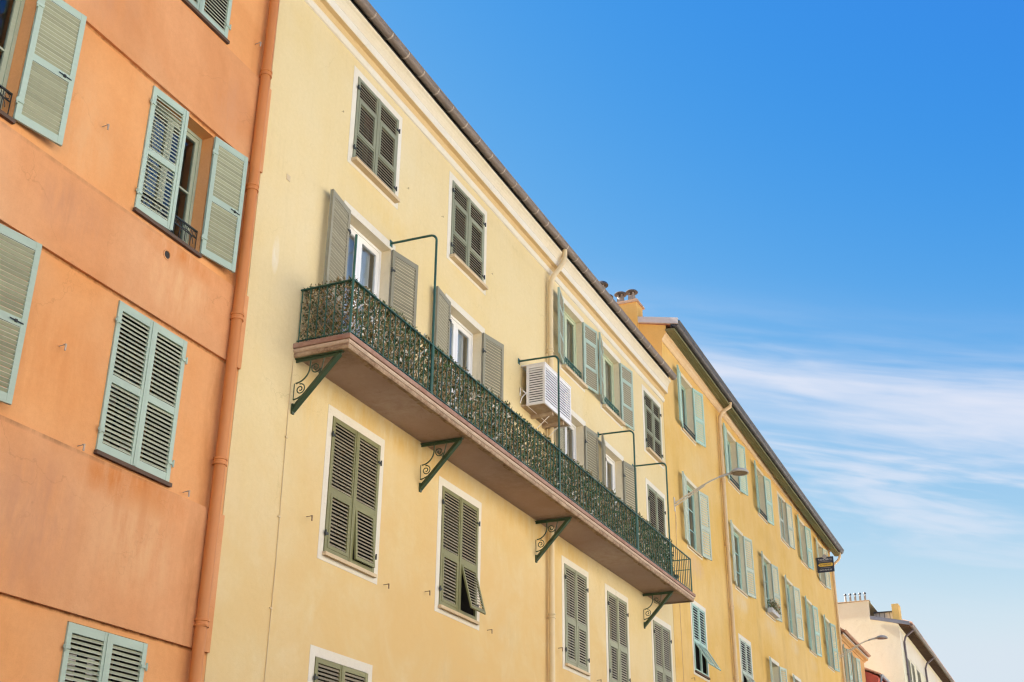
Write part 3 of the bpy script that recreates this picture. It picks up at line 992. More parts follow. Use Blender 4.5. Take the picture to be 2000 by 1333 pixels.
# cornice: moulding, soffit, fascia and cove in one swept profile
b = MB()
b.sweep_x([(0.0, 15.50), (-0.030, 15.51), (-0.050, 15.56), (-0.052, 15.60), (-0.034, 15.615), (-0.030, 15.66), (-0.048, 15.69), (-0.062, 15.72), (-0.064, 15.755),
           (-0.152, 15.765), (-0.158, 15.785), (-0.160, 15.925), (-0.170, 15.935), (-0.176, 15.98), (-0.195, 16.04), (-0.225, 16.09), (-0.262, 16.12), (-0.262, 16.17), (0.0, 16.2)],
          [YX0 + 0.004, 17, 22, 27, YX1 + 0.02], cap=True, seg={5: 1, 6: 1, 7: 1, 8: 1, 10: 2, 11: 2, 0: 2, 1: 2, 2: 2})
b.build('cornice', [M['cornice'], M['cornice_soffit'], M['white_band']], yh)
b = MB()
b.box(YX0 + 0.01, YX1, -0.215, -0.19, 16.175, 16.36)
b.build('fascia_board', M['dark_room'], yh)  # dark strip standing for the shadowed gap between cove and gutter
gutter(yh, YX0 + 0.02, YX1 + 0.16, -0.315, 16.335, 0.098, M['gutter'], 0.62, M['solder'])
roof(yh, M['roof'], YX0, YX1, -0.235, 16.46, 5, 17.6, 10.3)

olive, oslat, golive, taupe = M['olive'], M['olive_slat'], M['grey_olive'], M['taupe']
LA = [(0.035, 0.305, 'p'), (0.325, 0.735, 'i'), (0.765, 0.965, 'p')]     # attic leaf: small panel, framed flap, lower panel
LD = [(0.05, 0.37, 'p'), (0.40, 0.965, 'p')]
LL = [(0.035, 0.43, 'i'), (0.475, 0.965, 'p')]


def y_surround(x0, x1, z0, z1, fm, **kw):
    return window(yh, x0, x1, z0, z1, kw.pop('recess', 0.20), fm, surround='white_band', **kw)


def y_pair(ci, row, layouts, fm, sm, indiv, angles=(0, 0), w=None, labels=(None, None)):
    pt = 0.062 if row == 'attic' else 0.064 if row == 'door' else None
    a, c = yc[ci]
    z0, z1 = rows_y[row]
    w = w or (c - a) / 2 - 0.006
    shutter(yh, a + 0.003, z0 + 0.01, z1 - 0.01, w, 1, angles[0], layouts[0], fm, sm, indiv, label=labels[0], pitch=pt)
    shutter(yh, c - 0.003, z0 + 0.01, z1 - 0.01, w, -1, angles[1], layouts[1], fm, sm, indiv, label=labels[1], pitch=pt)


def y_window(ci, row, fm, **kw):
    a, c = yc[ci]
    z0, z1 = rows_y[row]
    return y_surround(a, c, z0, z1, fm, **kw)


# attic row
for ci in (0, 1, 4):
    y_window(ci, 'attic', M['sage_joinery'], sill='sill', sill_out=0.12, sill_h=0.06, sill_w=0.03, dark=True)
y_pair(0, 'attic', (LA, LA), M['grey_olive'], M['olive_slat'], True)
y_pair(1, 'attic', (LA, LA), M['grey_olive'], M['olive_slat'], False)
y_pair(4, 'attic', (LA, LA), M['grey_olive'], M['olive_slat'], False)
for ci in (2, 3):
    y_window(ci, 'attic', M['pale_green'], recess=0.15, curtain='curtain', sill='sill', sill_out=0.12, sill_h=0.07, sill_w=0.05, reveal='reveal_cream', bar=0.07)
    a, c = yc[ci]
    guard(yh, a + 0.01, c - 0.01, 13.46, 0.33, 0.03, M['rail'])
y_pair(2, 'attic', (LA, LA), M['sage'], M['taupe'], False, (166, 171), 0.70)
y_pair(3, 'attic', (LA, LA), M['sage'], M['taupe'], False, (165, 172), 0.70)

# balcony doors
for ci, cur in ((0, 'sheer'), (1, 'sheer'), (2, 'curtain'), (3, 'curtain')):  # sheer curtains added here to imitate pale sky reflected in the panes
    y_window(ci, 'door', M['white_joinery'], recess=0.19, bar=0.095, curtain=cur, curtain_span=(0.0, 0.93), reveal='reveal_cream', glass='glass_bright', surround_bottom=False)
y_pair(0, 'door', (LD, LD), taupe, taupe, True, (172, 170), 0.72)
y_pair(1, 'door', (LD, LD), taupe, taupe, False, (173, 170), 0.72)
y_pair(2, 'door', (LD, LD), taupe, taupe, False, (171, 175), 0.70)
y_pair(3, 'door', (LD, LD), taupe, taupe, False, (164, 171), 0.70)
y_window(4, 'door', M['sage_joinery'], surround_bottom=False, dark=True)
y_pair(4, 'door', (LD, LD), golive, M['olive_slat'], False)

# windows under the balcony
for ci in range(5):
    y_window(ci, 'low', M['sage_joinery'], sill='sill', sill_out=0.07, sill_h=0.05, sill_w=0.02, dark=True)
LF = [(0.035, 0.43, 4.0), (0.475, 0.965, 'p')]
LF2 = [(0.035, 0.43, 15.0), (0.475, 0.965, 'p')]
y_pair(0, 'low', (LL, LF), olive, oslat, True, labels=(None, 'olive shutter leaf whose lower flap stands slightly out'))
y_pair(1, 'low', (LL, LF2), olive, oslat, True, labels=(None, 'olive shutter leaf with its lower flap propped out'))
y_pair(2, 'low', (LL, LL), golive, M['taupe'], False)
y_pair(3, 'low', (LL, LL), golive, M['taupe'], False)
y_pair(4, 'low', (LL, LL), golive, M['taupe'], False)
for ci in range(5):
    y_window(ci, 'ground', M['sage_joinery'], sill='sill', sill_out=0.07, sill_h=0.05, sill_w=0.02, dark=True)
    y_pair(ci, 'ground', (LL, LL), olive, oslat, ci == 0)

# rainwater pipe with swan neck from the gutter
downpipe(yh, [(23.86, -0.11, 0.2), (23.85, -0.11, 7), (23.86, -0.11, 12), (23.88, -0.11, 15.0), (23.90, -0.12, 15.22), (23.99, -0.16, 15.42), (24.16, -0.24, 15.68),
              (24.30, -0.29, 15.92), (24.33, -0.30, 16.10), (24.33, -0.30, 16.24)], 0.063, M['pipe_cream'],
         [(23.85, -0.11, 7.3), (23.85, -0.11, 4.5), (23.865, -0.11, 13.4), (23.855, -0.11, 10.3)])
for x, z in ((14.72, 6.90), (17.05, 6.42), (18.45, 6.62), (20.95, 6.45), (24.45, 6.75), (26.75, 6.45)):
    hook(yh, x, z)
for x, z in ((14.80, 14.15), (17.15, 13.95), (18.55, 14.1), (20.85, 13.95)):
    hook(yh, x, z, k=0.4)
b = MB()
b.tube([(14.02, -0.012, 3.0), (14.05, -0.012, 6.0), (14.02, -0.012, 8.2), (14.03, -0.012, 9.15)], 0.007, 5)
for z in (4.2, 5.4, 6.7, 7.9):
    b.box(14.0, 14.06, -0.02, 0.002, z, z + 0.02)
b.build('cable', M['pipe_cream'], yh)
b = MB()
b.box(13.42, 13.52, -0.008, 0.002, 11.98, 12.08)
b.build('wall_patch', M['sill'], yh)

# ---- balcony
bx0, bx1, byo = 14.06, 31.62, -0.94
bal = bpy.data.objects.new('balcony', None)
COL.objects.link(bal)
bal.parent = yh
bal.location = Vector((22.8, 0, 9.2)) - world_off(yh)
bal['label'] = 'long balcony slab with green iron railing on scrolled brackets'
path = [(bx0, 0.0), (bx0, byo), (bx1, byo), (bx1, 0.0)]
b = MB()
b.box(bx0 + 0.005, bx1 - 0.005, byo + 0.005, -0.001, 9.215, 9.398)
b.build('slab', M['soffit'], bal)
b = MB()
b.sweep_path(path, [(-0.02, 9.325), (0.055, 9.325), (0.060, 9.335), (0.060, 9.398), (0.052, 9.406), (-0.02, 9.406)])
b.build('edge_moulding', M['slab_red'], bal)
b = MB()
b.sweep_path(path, [(-0.02, 9.262), (0.026, 9.262), (0.040, 9.285), (0.040, 9.312), (0.030, 9.3245), (-0.02, 9.3245)])
b.build('edge_moulding', M['slab_cream'], bal)
b = MB()
b.sweep_path(path, [(-0.06, 9.19), (0.004, 9.19), (0.018, 9.21), (0.020, 9.235), (0.012, 9.2615), (-0.06, 9.2615)])
b.build('edge_moulding', M['slab_edge'], bal)
# ragged spalled plaster along the lower front edge
b = MB()
x = bx0
while x < bx1:
    w = random.uniform(0.05, 0.30)
    d = random.uniform(0.02, 0.075)
    if random.random() < 0.75:
        h = random.uniform(0.004, 0.014)
        b.box(x, min(x + w, bx1), byo + 0.05, byo + 0.06 + d, 9.2148 - h, 9.216)
    x += w + random.uniform(0.0, 0.1)
b.build('spalled_edge', M['slab_edge'], bal, kind='stuff')

RZ = 10.35
b = MB()
b.sweep_path([(bx0 + 0.03, 0.0), (bx0 + 0.03, byo + 0.01), (bx1 - 0.03, byo + 0.01), (bx1 - 0.03, 0.0)], [(-0.02, RZ - 0.018), (0.02, RZ - 0.018), (0.02, RZ), (-0.02, RZ), (-0.02, RZ - 0.018)])
b.build('handrail', M['rail'], bal)
b = MB()
b.sweep_path([(bx0 + 0.03, 0.0), (bx0 + 0.03, byo + 0.01), (bx1 - 0.03, byo + 0.01), (bx1 - 0.03, 0.0)], [(-0.012, 9.47), (0.012, 9.47), (0.012, 9.482), (-0.012, 9.482), (-0.012, 9.47)])
b.build('bottom_rail', M['rail'], bal)
b = MB()
b.tube([(0, 0, 9.40), (0, 0, RZ - 0.018)], 0.0095, 6)
bm_ = b.mesh('baluster', M['rail'], True)
bo = -world_off(bal)
nb = 106
for k in range(1, nb):
    x = bx0 + 0.03 + (bx1 - bx0 - 0.06) * k / nb
    link('baluster', bm_, bal, loc=bo + Vector((x, byo + 0.01, 0)))
for xx in (bx0 + 0.03, bx1 - 0.03):
    for k in range(0, 6):
        link('baluster', bm_, bal, loc=bo + Vector((xx, -0.03 - 0.15 * k, 0)))
# cross bar on the far end of the railing
b = MB()
b.box(31.575, 31.59, byo + 0.03, -0.01, 10.05, 10.065)
b.build('bottom_rail', M['rail'], bal)
# hooped posts that rise from the rail and bend back to the wall
for px in (16.68, 22.32, 27.20, 29.80):
    b = MB()
    yb, zt, r = byo + 0.01, 12.50, 0.13
    pts = [(px, yb, 9.405), (px, yb, zt - r)] + arc(0, 0, r, 180, 90, 6, lambda p, q: (px, yb + r + p, zt - r + q))[1:] + [(px, 0.0, zt + 0.02)]
    b.tube(pts, 0.022, 8)
    b.tube([(px + 0.055, yb + 0.015, 9.405), (px + 0.055, yb + 0.015, RZ + 0.02)], 0.026, 8)
    b.box(px - 0.045, px + 0.045, -0.012, -0.001, zt - 0.045, zt + 0.08)
    b.build('hooped_post', M['rail'], bal, smooth=True)
b = MB()
b.tube([(bx0 + 0.03, byo + 0.01, 9.405), (bx0 + 0.03, byo + 0.01, 11.12)], 0.02, 8)
b.build('corner_post', M['rail'], bal, smooth=True)
b = MB()
b.tube([(bx1 - 0.03, byo + 0.01, 9.405), (bx1 - 0.03, byo + 0.01, RZ)], 0.02, 8)
b.build('corner_post', M['rail'], bal, smooth=True)


def bracket(x):
    b = MB()
    F = lambda p, q: (x, p, q)
    b.box(x - 0.04, x + 0.04, -0.82, -0.001, 9.172, 9.188)
    b.box(x - 0.008, x + 0.008, -0.80, -0.001, 9.13, 9.172)
    # raking T bar
    d = Vector((0, -0.76, 0.80)).normalized()
    ang = math.atan2(0.80, -0.76)
    m = Matrix.Translation((x, -0.38, 8.755)) @ Matrix.Rotation(ang, 4, 'X')
    ln = math.hypot(0.76, 0.80) / 2
    b.box(-0.045, 0.045, -ln, ln, 0.020, 0.034, 0, m)
    b.box(-0.010, 0.010, -ln, ln, -0.045, 0.020, 0, m)
    b.box(x - 0.03, x + 0.03, -0.03, -0.001, 8.30, 8.46)
    # wrought scrolls
    b.tube([F(-0.26, 9.14), F(-0.26, 9.05)] + arc(-0.02, 9.03, 0.24, 175, 268, 10, F)[1:], 0.013, 6)

    def spiral(cy, cz, r0, a0, turns, sgn):
        pts = []
        n = int(26 * turns)
        for k in range(n + 1):
            f = k / n
            r = r0 * (1 - 0.82 * f)
            a = rad(a0 + sgn * 360 * turns * f)
            pts.append(F(cy + r * math.cos(a), cz + r * math.sin(a)))
        b.tube(pts, 0.010, 6)
    spiral(-0.36, 9.00, 0.088, 200, 1.6, 1)
    spiral(-0.115, 8.685, 0.088, 80, 1.6, 1)
    b.tube([F(-0.50, 9.14), F(-0.47, 8.98), F(-0.43, 8.88)], 0.010, 6)
    b.tube([F(-0.005, 8.53), F(-0.07, 8.54), F(-0.15, 8.575), F(-0.21, 8.63)], 0.012, 6)
    b.tube([F(-0.005, 8.79), F(-0.005, 8.53)], 0.008, 6)
    return b.build('bracket', M['bracket'], bal)


for x in (14.12, 18.12, 23.25, 30.27):
    bracket(x)

# ================================================================== OCHRE HOUSE
CX0, CX1 = 32.86, 58.84
ch = thing('ochre_house', (45.8, 0, 0), 'ochre house with mint shutters and mossy eaves beyond the balcony', 'house')
cc = [(34.70, 36.05), (40.12, 41.50), (44.30, 45.58), (48.02, 49.30), (51.72, 52.95), (55.52, 56.75)]
rows_c = {'top': (15.34, 17.20), 'mid': (11.62, 13.72), 'low': (7.98, 9.92), 'ground': (4.0, 6.1)}
ops = [(a, b, r[0], r[1]) for a, b in cc for r in rows_c.values()]
facade(ch, M['ochre'], CX0, CX1, 0, 17.75, ops)
cdz = lambda x: -0.50 * (x - CX0) / (CX1 - CX0)
# cove under the eaves
b = MB()
b.sweep_x([(0.0, 17.58), (-0.035, 17.585), (-0.05, 17.62), (-0.075, 17.67), (-0.13, 17.72), (-0.19, 17.75), (-0.19, 17.80), (0, 17.8)], [CX0, 40, 46, 52, CX1], dz=lambda x: cdz(x) * 0.15)
b.build('cornice', M['pipe_ochre'], ch)
b = MB()
b.sweep_x([(-0.19, 17.815), (-0.30, 17.80), (-0.302, 17.812), (-0.47, 17.79), (-0.475, 17.86), (-0.19, 17.88), (-0.19, 17.815)], [CX0 - 0.05, 40, 46, 52, CX1 + 0.12], dz=cdz)
b.build('eave_board', M['eave_wood'], ch)
gutter(ch, CX0 - 0.06, CX1 + 0.16, -0.50, 18.02, 0.125, M['gutter_dark'], 1.0, M['gutter_dark'], dz=cdz, lip=0.06)
b = MB()
b.sweep_x([(-0.37, 17.83), (-0.372, 18.04), (-0.36, 18.04), (-0.36, 17.83)], [CX0 - 0.05, CX1 + 0.1], dz=cdz)
b.build('fascia_board', M['gutter_dark'], ch)
roof(ch, M['roof'], CX0 - 0.02, CX1 + 0.1, -0.42, 18.08, 5, 19.3, 10.3, dz=cdz)
# gable verge flashing over the party wall, rising from the eave
b = MB()
p = [(-0.61, 17.965), (0.75, 18.265), (5.0, 19.22), (5.0, 19.40), (0.75, 18.46), (-0.61, 18.16)]
b.poly([(CX0 - 0.10, y, z) for y, z in p])
b.poly([(CX0 - 0.03, y, z) for y, z in reversed(p)])
for k in range(6):
    a, c = p[k], p[(k + 1) % 6]
    b.quad((CX0 - 0.10, a[0], a[1]), (CX0 - 0.03, a[0], a[1]), (CX0 - 0.03, c[0], c[1]), (CX0 - 0.10, c[0], c[1]))
b.build('verge_flashing', M['flashing'], ch)
b = MB()      # party gable above the lower neighbour
p = [(0.0, 16.0), (10.0, 16.0), (10.0, 17.9), (5.0, 19.15), (0.75, 18.25), (-0.19, 18.02), (-0.19, 17.79), (-0.05, 17.6)]
b.poly([(CX0 - 0.004, y, z) for y, z in p])
b.poly([(CX0 + 0.02, y, z) for y, z in reversed(p)])
b.build('gable', M['ochre'], ch)
# chimney stack on the party wall
b = MB()
b.box(CX0 - 0.16, CX0 + 0.42, 0.66, 3.2, 17.9, 18.93)
b.build('chimney', M['ochre'], ch)
chim = bpy.data.objects['chimney']
b = MB()
b.box(CX0 - 0.21, CX0 + 0.47, 0.60, 3.26, 18.93, 18.985)
b.box(CX0 - 0.18, CX0 + 0.44, 0.63, 3.23, 18.985, 19.03)
b.build('brick_course', M['brick'], chim)


def cowl_mesh(r, h, mat, cap):
    b = MB()
    b.lathe([(r * 1.05, 0), (r, 0.03), (r * 0.92, h * 0.52), (r * 0.7, h * 0.54)], 0, 0, 14)
    b.lathe([(r * 0.35, h * 0.42), (r * 0.35, h * 0.5)], 0, 0, 10)
    for k in range(4):
        a = rad(45 + 90 * k)
        b.box(-0.022, 0.022, -0.016, 0.016, h * 0.45, h * 0.80, 0, Matrix.Translation((r * 0.74 * math.cos(a), r * 0.74 * math.sin(a), 0)) @ Matrix.Rotation(a + rad(90), 4, 'Z'))
    b.lathe([(0.001, h * 0.74), (r * 1.55, h * 0.78), (r * 1.62, h * 0.82), (r * 1.35, h * 0.90), (r * 0.6, h * 0.985), (0.001, h)], 0, 0, 18, 1)
    return b.mesh('chimney_pot', [mat, cap], True)


cm = cowl_mesh(0.125, 0.50, M['pot'], M['gutter_dark'])
for y in (0.90, 1.27, 1.72, 2.2):
    link('chimney_pot', cm, chim, loc=Vector((CX0 + 0.13, y, 19.02)) - world_off(chim) if chim.location.length == 0 else (CX0 + 0.13, y, 19.02))
# chimney of the yellow house behind its gutter
b = MB()
b.box(30.9, 31.5, 1.0, 2.6, 16.4, 18.30)
yc_ch = b.build('chimney', M['ochre'], yh)
b = MB()
b.box(30.86, 31.54, 0.96, 2.64, 18.30, 18.38)
b.build('brick_course', M['brick'], yc_ch)
for y in (1.28, 1.75, 2.2):
    link('chimney_pot', cowl_mesh(0.125, 0.72, M['pot'], M['gutter_dark']) if y == 1.28 else cm, yc_ch, loc=(31.3, y, 18.37))

LC = [(0.04, 0.42, 'p'), (0.475, 0.96, 'p')]
cw = 0.655
mint, pmint = M['mint'], M['pale_mint']
random.seed(21)
tops = [(170, 168), (172, 170), (169, 171), (0, 172), (171, 170), (172, 171)]
for k, (a, c) in enumerate(cc):
    z0, z1 = rows_c['top']
    window(ch, a, c, z0, z1, 0.20, M['mint'], curtain='curtain' if k in (3, 4, 5) else None, surround='cornice', sw=0.11, reveal='reveal_cream', sill='sill', sill_out=0.05, sill_h=0.05, sill_w=0.02)
    fm = mint if k in (0, 1, 2, 4) else pmint
    w = (c - a) / 2 - 0.006
    shutter(ch, a + 0.003, z0 + 0.01, z1 - 0.005, w, 1, tops[k][0], LC, fm if k != 3 else pmint, fm if k != 3 else M['olive_slat'], False, hinge=False, pitch=0.078)
    shutter(ch, c - 0.003, z0 + 0.01, z1 - 0.005, w, -1, tops[k][1], LC, fm, fm, False, hinge=False, pitch=0.078)
    if k in (0, 1, 2):
        guard(ch, a + 0.02, c - 0.02, z0 + 0.01, 0.20, -0.03, M['iron'], False)
    z0, z1 = rows_c['mid']
    window(ch, a, c, z0, z1, 0.12, M['mint'], muntins=(0.33, 0.66), curtain='curtain' if k in (1, 3, 4) else None, surround='cornice', sw=0.11, reveal='reveal_cream', sill='sill', sill_out=0.05, sill_h=0.05, sill_w=0.02)
    fm = pmint if k < 4 else M['mint']
    shutter(ch, a + 0.003, z0 + 0.01, z1 - 0.005, w, 1, random.uniform(168, 172), LC, fm, M['pale_mint'], False, hinge=False, pitch=0.078)
    shutter(ch, c - 0.003, z0 + 0.01, z1 - 0.005, w, -1, random.uniform(168, 173), LC, fm, M['pale_mint'], False, hinge=False, pitch=0.078)
    z0, z1 = rows_c['low']
    window(ch, a, c, z0, z1, 0.24, M['mint'], surround='white_band', sw=0.13, reveal='reveal_cream', sill='dark_sill' if k == 0 else 'sill', sill_out=0.06, sill_h=0.05, sill_w=0.02, dark=k < 2)
    LK = [(0.03, 0.44, 31.0), (0.475, 0.965, 'p')]
    if k == 0:
        for s, xh in ((1, a + 0.003), (-1, c - 0.003)):
            shutter(ch, xh, z0 + 0.01, z1 - 0.005, w, s, 0, LK, mint, mint, False, hinge=False, pitch=0.078, label='mint shutter leaf with its lower flap propped far out')
    elif k == 1:
        for s, xh in ((1, a + 0.003), (-1, c - 0.003)):
            shutter(ch, xh, z0 + 0.01, z1 - 0.005, w, s, 0, LK, pmint, pmint, False, hinge=False, pitch=0.078, label='pale shutter leaf with its lower flap propped far out')
    else:
        shutter(ch, a + 0.003, z0 + 0.01, z1 - 0.005, w, 1, 170, LC, pmint, pmint, False, hinge=False, pitch=0.078)
        shutter(ch, c - 0.003, z0 + 0.01, z1 - 0.005, w, -1, 171, LC, pmint, pmint, False, hinge=False, pitch=0.078)
    z0, z1 = rows_c['ground']
    window(ch, a, c, z0, z1, 0.24, M['mint'], surround='white_band', sw=0.13, sill='sill', sill_out=0.06)
# downpipes
px = 38.95
downpipe(ch, [(px, -0.11, 0.2), (px, -0.11, 12), (px + 0.05, -0.11, 17.05), (px + 0.06, -0.12, 17.22), (px + 0.10, -0.20, 17.42), (px + 0.16, -0.36, 17.55),
              (px + 0.20, -0.46, 17.62), (px + 0.21, -0.48, 17.74), (px + 0.21, -0.48, 17.86)], 0.066, M['pipe_ochre'],
         [(px + 0.03, -0.11, 14.95), (px + 0.01, -0.11, 12.75), (px, -0.11, 10.65), (px, -0.11, 8.45)])
px = 58.62
downpipe(ch, [(px, -0.10, 0.2), (px, -0.10, 16.6), (px + 0.02, -0.16, 16.85), (px + 0.1, -0.38, 17.05), (px + 0.12, -0.46, 17.2), (px + 0.12, -0.48, 17.42)], 0.06, M['pipe_ochre'],
         [(px, -0.10, 15.0), (px, -0.10, 13.4), (px, -0.10, 11.6)])
b = MB()
b.tube([(33.50, -0.01, 3.0), (33.53, -0.01, 8.0), (33.49, -0.01, 11.0), (33.50, -0.015, 12.3)], 0.008, 5)
b.tube([(33.50, -0.015, 12.3), (33.56, -0.03, 12.1), (33.52, -0.03, 11.9), (33.49, -0.015, 11.7)], 0.007, 5)
b.build('cable', M['pipe_ochre'], ch)
hook(ch, 34.3, 7.7)

# ================================================================== SMALL APRICOT HOUSE
SX0, SX1 = 58.88, 65.55
sh_ = thing('apricot_house', (62.2, 0, 0), 'small apricot house with brown eaves beyond the ochre house', 'house')
sc = [(59.75, 60.55), (61.9, 62.95)]
ops = [(a, b, z0, z1) for a, b in sc for z0, z1 in ((10.9, 13.25), (7.2, 9.5))]
facade(sh_, M['small_orange'], SX0, SX1, 0, 13.62, ops, back=8)
for a, b_, z0, z1 in ops:
    window(sh_, a, b_, z0, z1, 0.22, M['pale_mint'], reveal='reveal_cream', surround='small_orange', sw=0.06, sill='sill', sill_out=0.05, curtain='curtain')
    w = (b_ - a) / 2
    for s, xh in ((1, a), (-1, b_)):
        shutter(sh_, xh, z0, z1, w, s, 171, LC, M['sage'], M['sage'], False, hinge=False, pitch=0.078)
b = MB()
b.sweep_x([(0.0, 13.46), (-0.06, 13.48), (-0.08, 13.52), (-0.20, 13.56), (-0.215, 13.62), (0.0, 13.64)], [SX0, SX1 + 0.1])
b.build('cornice', M['small_orange'], sh_)
b = MB()
b.sweep_x([(-0.20, 13.625), (-0.225, 13.63), (-0.225, 13.70), (-0.20, 13.70)], [SX0, SX1 + 0.14])
b.build('fascia_board', M['solder'], sh_)
gutter(sh_, SX0, SX1 + 0.16, -0.27, 13.80, 0.075, M['roof'], 1.4, M['roof'])
roof(sh_, M['roof'], SX0, SX1 + 0.12, -0.26, 13.84, 4, 15.0, 8.3)
b = MB()
b.box(61.6, 62.3, 0.35, 1.0, 13.7, 14.42)
c_ = b.build('chimney', M['small_orange'], sh_)
b = MB()
b.box(61.55, 62.35, 0.30, 1.05, 14.42, 14.49)
b.build('brick_course', M['roof'], c_)


def flue_mesh(h, r, mat, cap):
    b = MB()
    b.lathe([(r, 0), (r, h * 0.66), (r * 0.8, h * 0.68), (r * 0.001, h * 0.68)], 0, 0, 10)
    b.tube([(-r * 0.85, 0, h * 0.6), (-r * 0.95, 0, h * 0.82)], 0.02, 5)
    b.tube([(r * 0.85, 0, h * 0.6), (r * 0.95, 0, h * 0.82)], 0.02, 5)
    b.lathe([(r * 1.5, h * 0.80), (r * 1.5, h * 0.86), (r * 1.0, h * 0.96), (0.001, h)], 0, 0, 10, 1)
    return b.mesh('chimney_pot', [mat, cap], True)


link('chimney_pot', flue_mesh(0.95, 0.13, M['pot'], M['terracotta']), c_, loc=(61.85, 0.6, 14.48))
b = MB()
b.lathe([(0.16, 14.48), (0.13, 14.8), (0.05, 14.86)], 62.15, 0.75, 10)
b.build('chimney_pot', M['terracotta'], c_, smooth=True)
b = MB()
b.box(59.25, 59.75, 0.5, 1.1, 14.0, 14.35)
c_ = b.build('chimney', M['white_band'], sh_)
link('chimney_pot', flue_mesh(0.85, 0.12, M['white_joinery'], M['pot_metal']), c_, loc=(59.5, 0.7, 14.3))

# ================================================================== RED HOUSE
rh = thing('red_house', (68.7, 0, 0), 'red gabled house corner standing forward beyond the apricot house', 'house')
RX0, RX1 = 65.75, 71.7
b = MB()
pr = [(-0.56, 0), (6, 0), (6, 14.1), (-0.02, 13.05), (-0.56, 12.80)]
b.poly([(RX0, y, z) for y, z in reversed(pr)])
b.poly([(RX1, y, z) for y, z in pr])
for k in range(5):
    a, c = pr[k], pr[(k + 1) % 5]
    b.quad((RX0, a[0], a[1]), (RX0, c[0], c[1]), (RX1, c[0], c[1]), (RX1, a[0], a[1]))
b.build('wall', M['red'], rh)
b = MB()
b.box(0, 0.26, -0.11, 0.11, 0, 0.05)
tm = b.mesh('verge_tile', M['roof'])
for k in range(18):
    y = -0.62 + 0.21 * k
    o = link('verge_tile', tm, rh, loc=Vector((RX0 - 0.06, y + 0.1, 12.90 + (0.25 if y > 0 else 0.45 * (y + 0.62)) + max(0, y) * 0.175)) - world_off(rh))
    o.rotation_euler = (rad(12), 0, rad(random.uniform(-2, 2)))
b = MB()
p = [(-0.72, 12.84), (0.0, 13.17), (6.2, 14.26)]
for k in range(2):
    a, c = p[k], p[k + 1]
    b.box(RX0 + 0.02, RX1, 0, math.hypot(c[0] - a[0], c[1] - a[1]), 0, 0.08, 0, Matrix.Translation((0, a[0], a[1])) @ Matrix.Rotation(math.atan2(c[1] - a[1], c[0] - a[0]), 4, 'X'))
b.build('roof', M['roof'], rh)
gutter(rh, RX0 - 0.04, RX1, -0.74, 12.86, 0.08, M['pot_metal'], 1.2, M['pot_metal'])
downpipe(rh, [(RX0 + 0.1, -0.65, 0.2), (RX0 + 0.1, -0.65, 12.3), (RX0 + 0.1, -0.74, 12.8)], 0.06, M['pot_metal'], [(RX0 + 0.1, -0.65, 11)])
for x in (67.2, 69.6):
    window(rh, x, x + 0.95, 10.0, 12.0, -0.02, M['white_joinery'], y=-0.56)

# ================================================================== CREAM HOUSE
kh = thing('cream_house', (84, 0, 0), 'tall cream house whose blank gable rises behind the smaller houses', 'house')
KX0, KX1, KY = 72.0, 98.0, -1.12
b = MB()
pk = [(KY, 0), (9, 0), (9, 18.02), (1.91, 18.02), (0.34, 18.05), (0.36, 17.05), (KY, 16.62)]
n = len(pk)
b.poly([(KX0, y, z) for y, z in reversed(pk)])
b.poly([(KX1, y, z) for y, z in pk])
kops = [(73.4, 75.0), (75.6, 76.7), (77.9, 79.3), (83.2, 84.4), (86.0, 87.2), (89, 90.2)]
xs = sorted([KX0, KX1] + [x for o in kops for x in o])
for i in range(len(xs) - 1):
    cx = (xs[i] + xs[i + 1]) / 2
    hole = any(o[0] < cx < o[1] for o in kops)
    for z0, z1 in ((0, 12.9), (12.9, 15.1), (15.1, 16.62)):
        if hole and z0 == 12.9:
            for xa in (xs[i], xs[i + 1]):
                b.quad((xa, KY, z0), (xa, KY, z1), (xa, KY + 0.3, z1), (xa, KY + 0.3, z0))
            b.quad((xs[i], KY, z1), (xs[i + 1], KY, z1), (xs[i + 1], KY + 0.3, z1), (xs[i], KY + 0.3, z1))
            b.quad((xs[i], KY, z0), (xs[i + 1], KY, z0), (xs[i + 1], KY + 0.3, z0), (xs[i], KY + 0.3, z0))
            continue
        b.quad((xs[i], KY, z0), (xs[i + 1], KY, z0), (xs[i + 1], KY, z1), (xs[i], KY, z1))
b.quad((KX0, 9, 0), (KX1, 9, 0), (KX1, 9, 18.02), (KX0, 9, 18.02))
b.quad((KX0, 0.34, 18.05), (KX1, 0.34, 18.05), (KX1, 9, 18.02), (KX0, 9, 18.02))
b.build('wall', M['cream'], kh)
for a, c in kops:
    window(kh, a, c, 12.9, 15.1, 0.2, M['taupe'], y=KY, surround='white_band', sw=0.12, curtain='curtain')
    w = (c - a) / 2 - 0.006
    shutter(kh, a + 0.003, 12.91, 15.09, w, 1, 0, LC, M['taupe'], M['taupe'], False, y=KY - 0.02, hinge=False, pitch=0.078)
    shutter(kh, c - 0.003, 12.91, 15.09, w, -1, 0, LC, M['taupe'], M['taupe'], False, y=KY - 0.02, hinge=False, pitch=0.078)
# pale frieze under the eaves
b = MB()
b.box(KX0 + 0.01, KX1, KY - 0.012, KY - 0.002, 15.25, 16.3)
b.build('frieze', M['white_band'], kh)
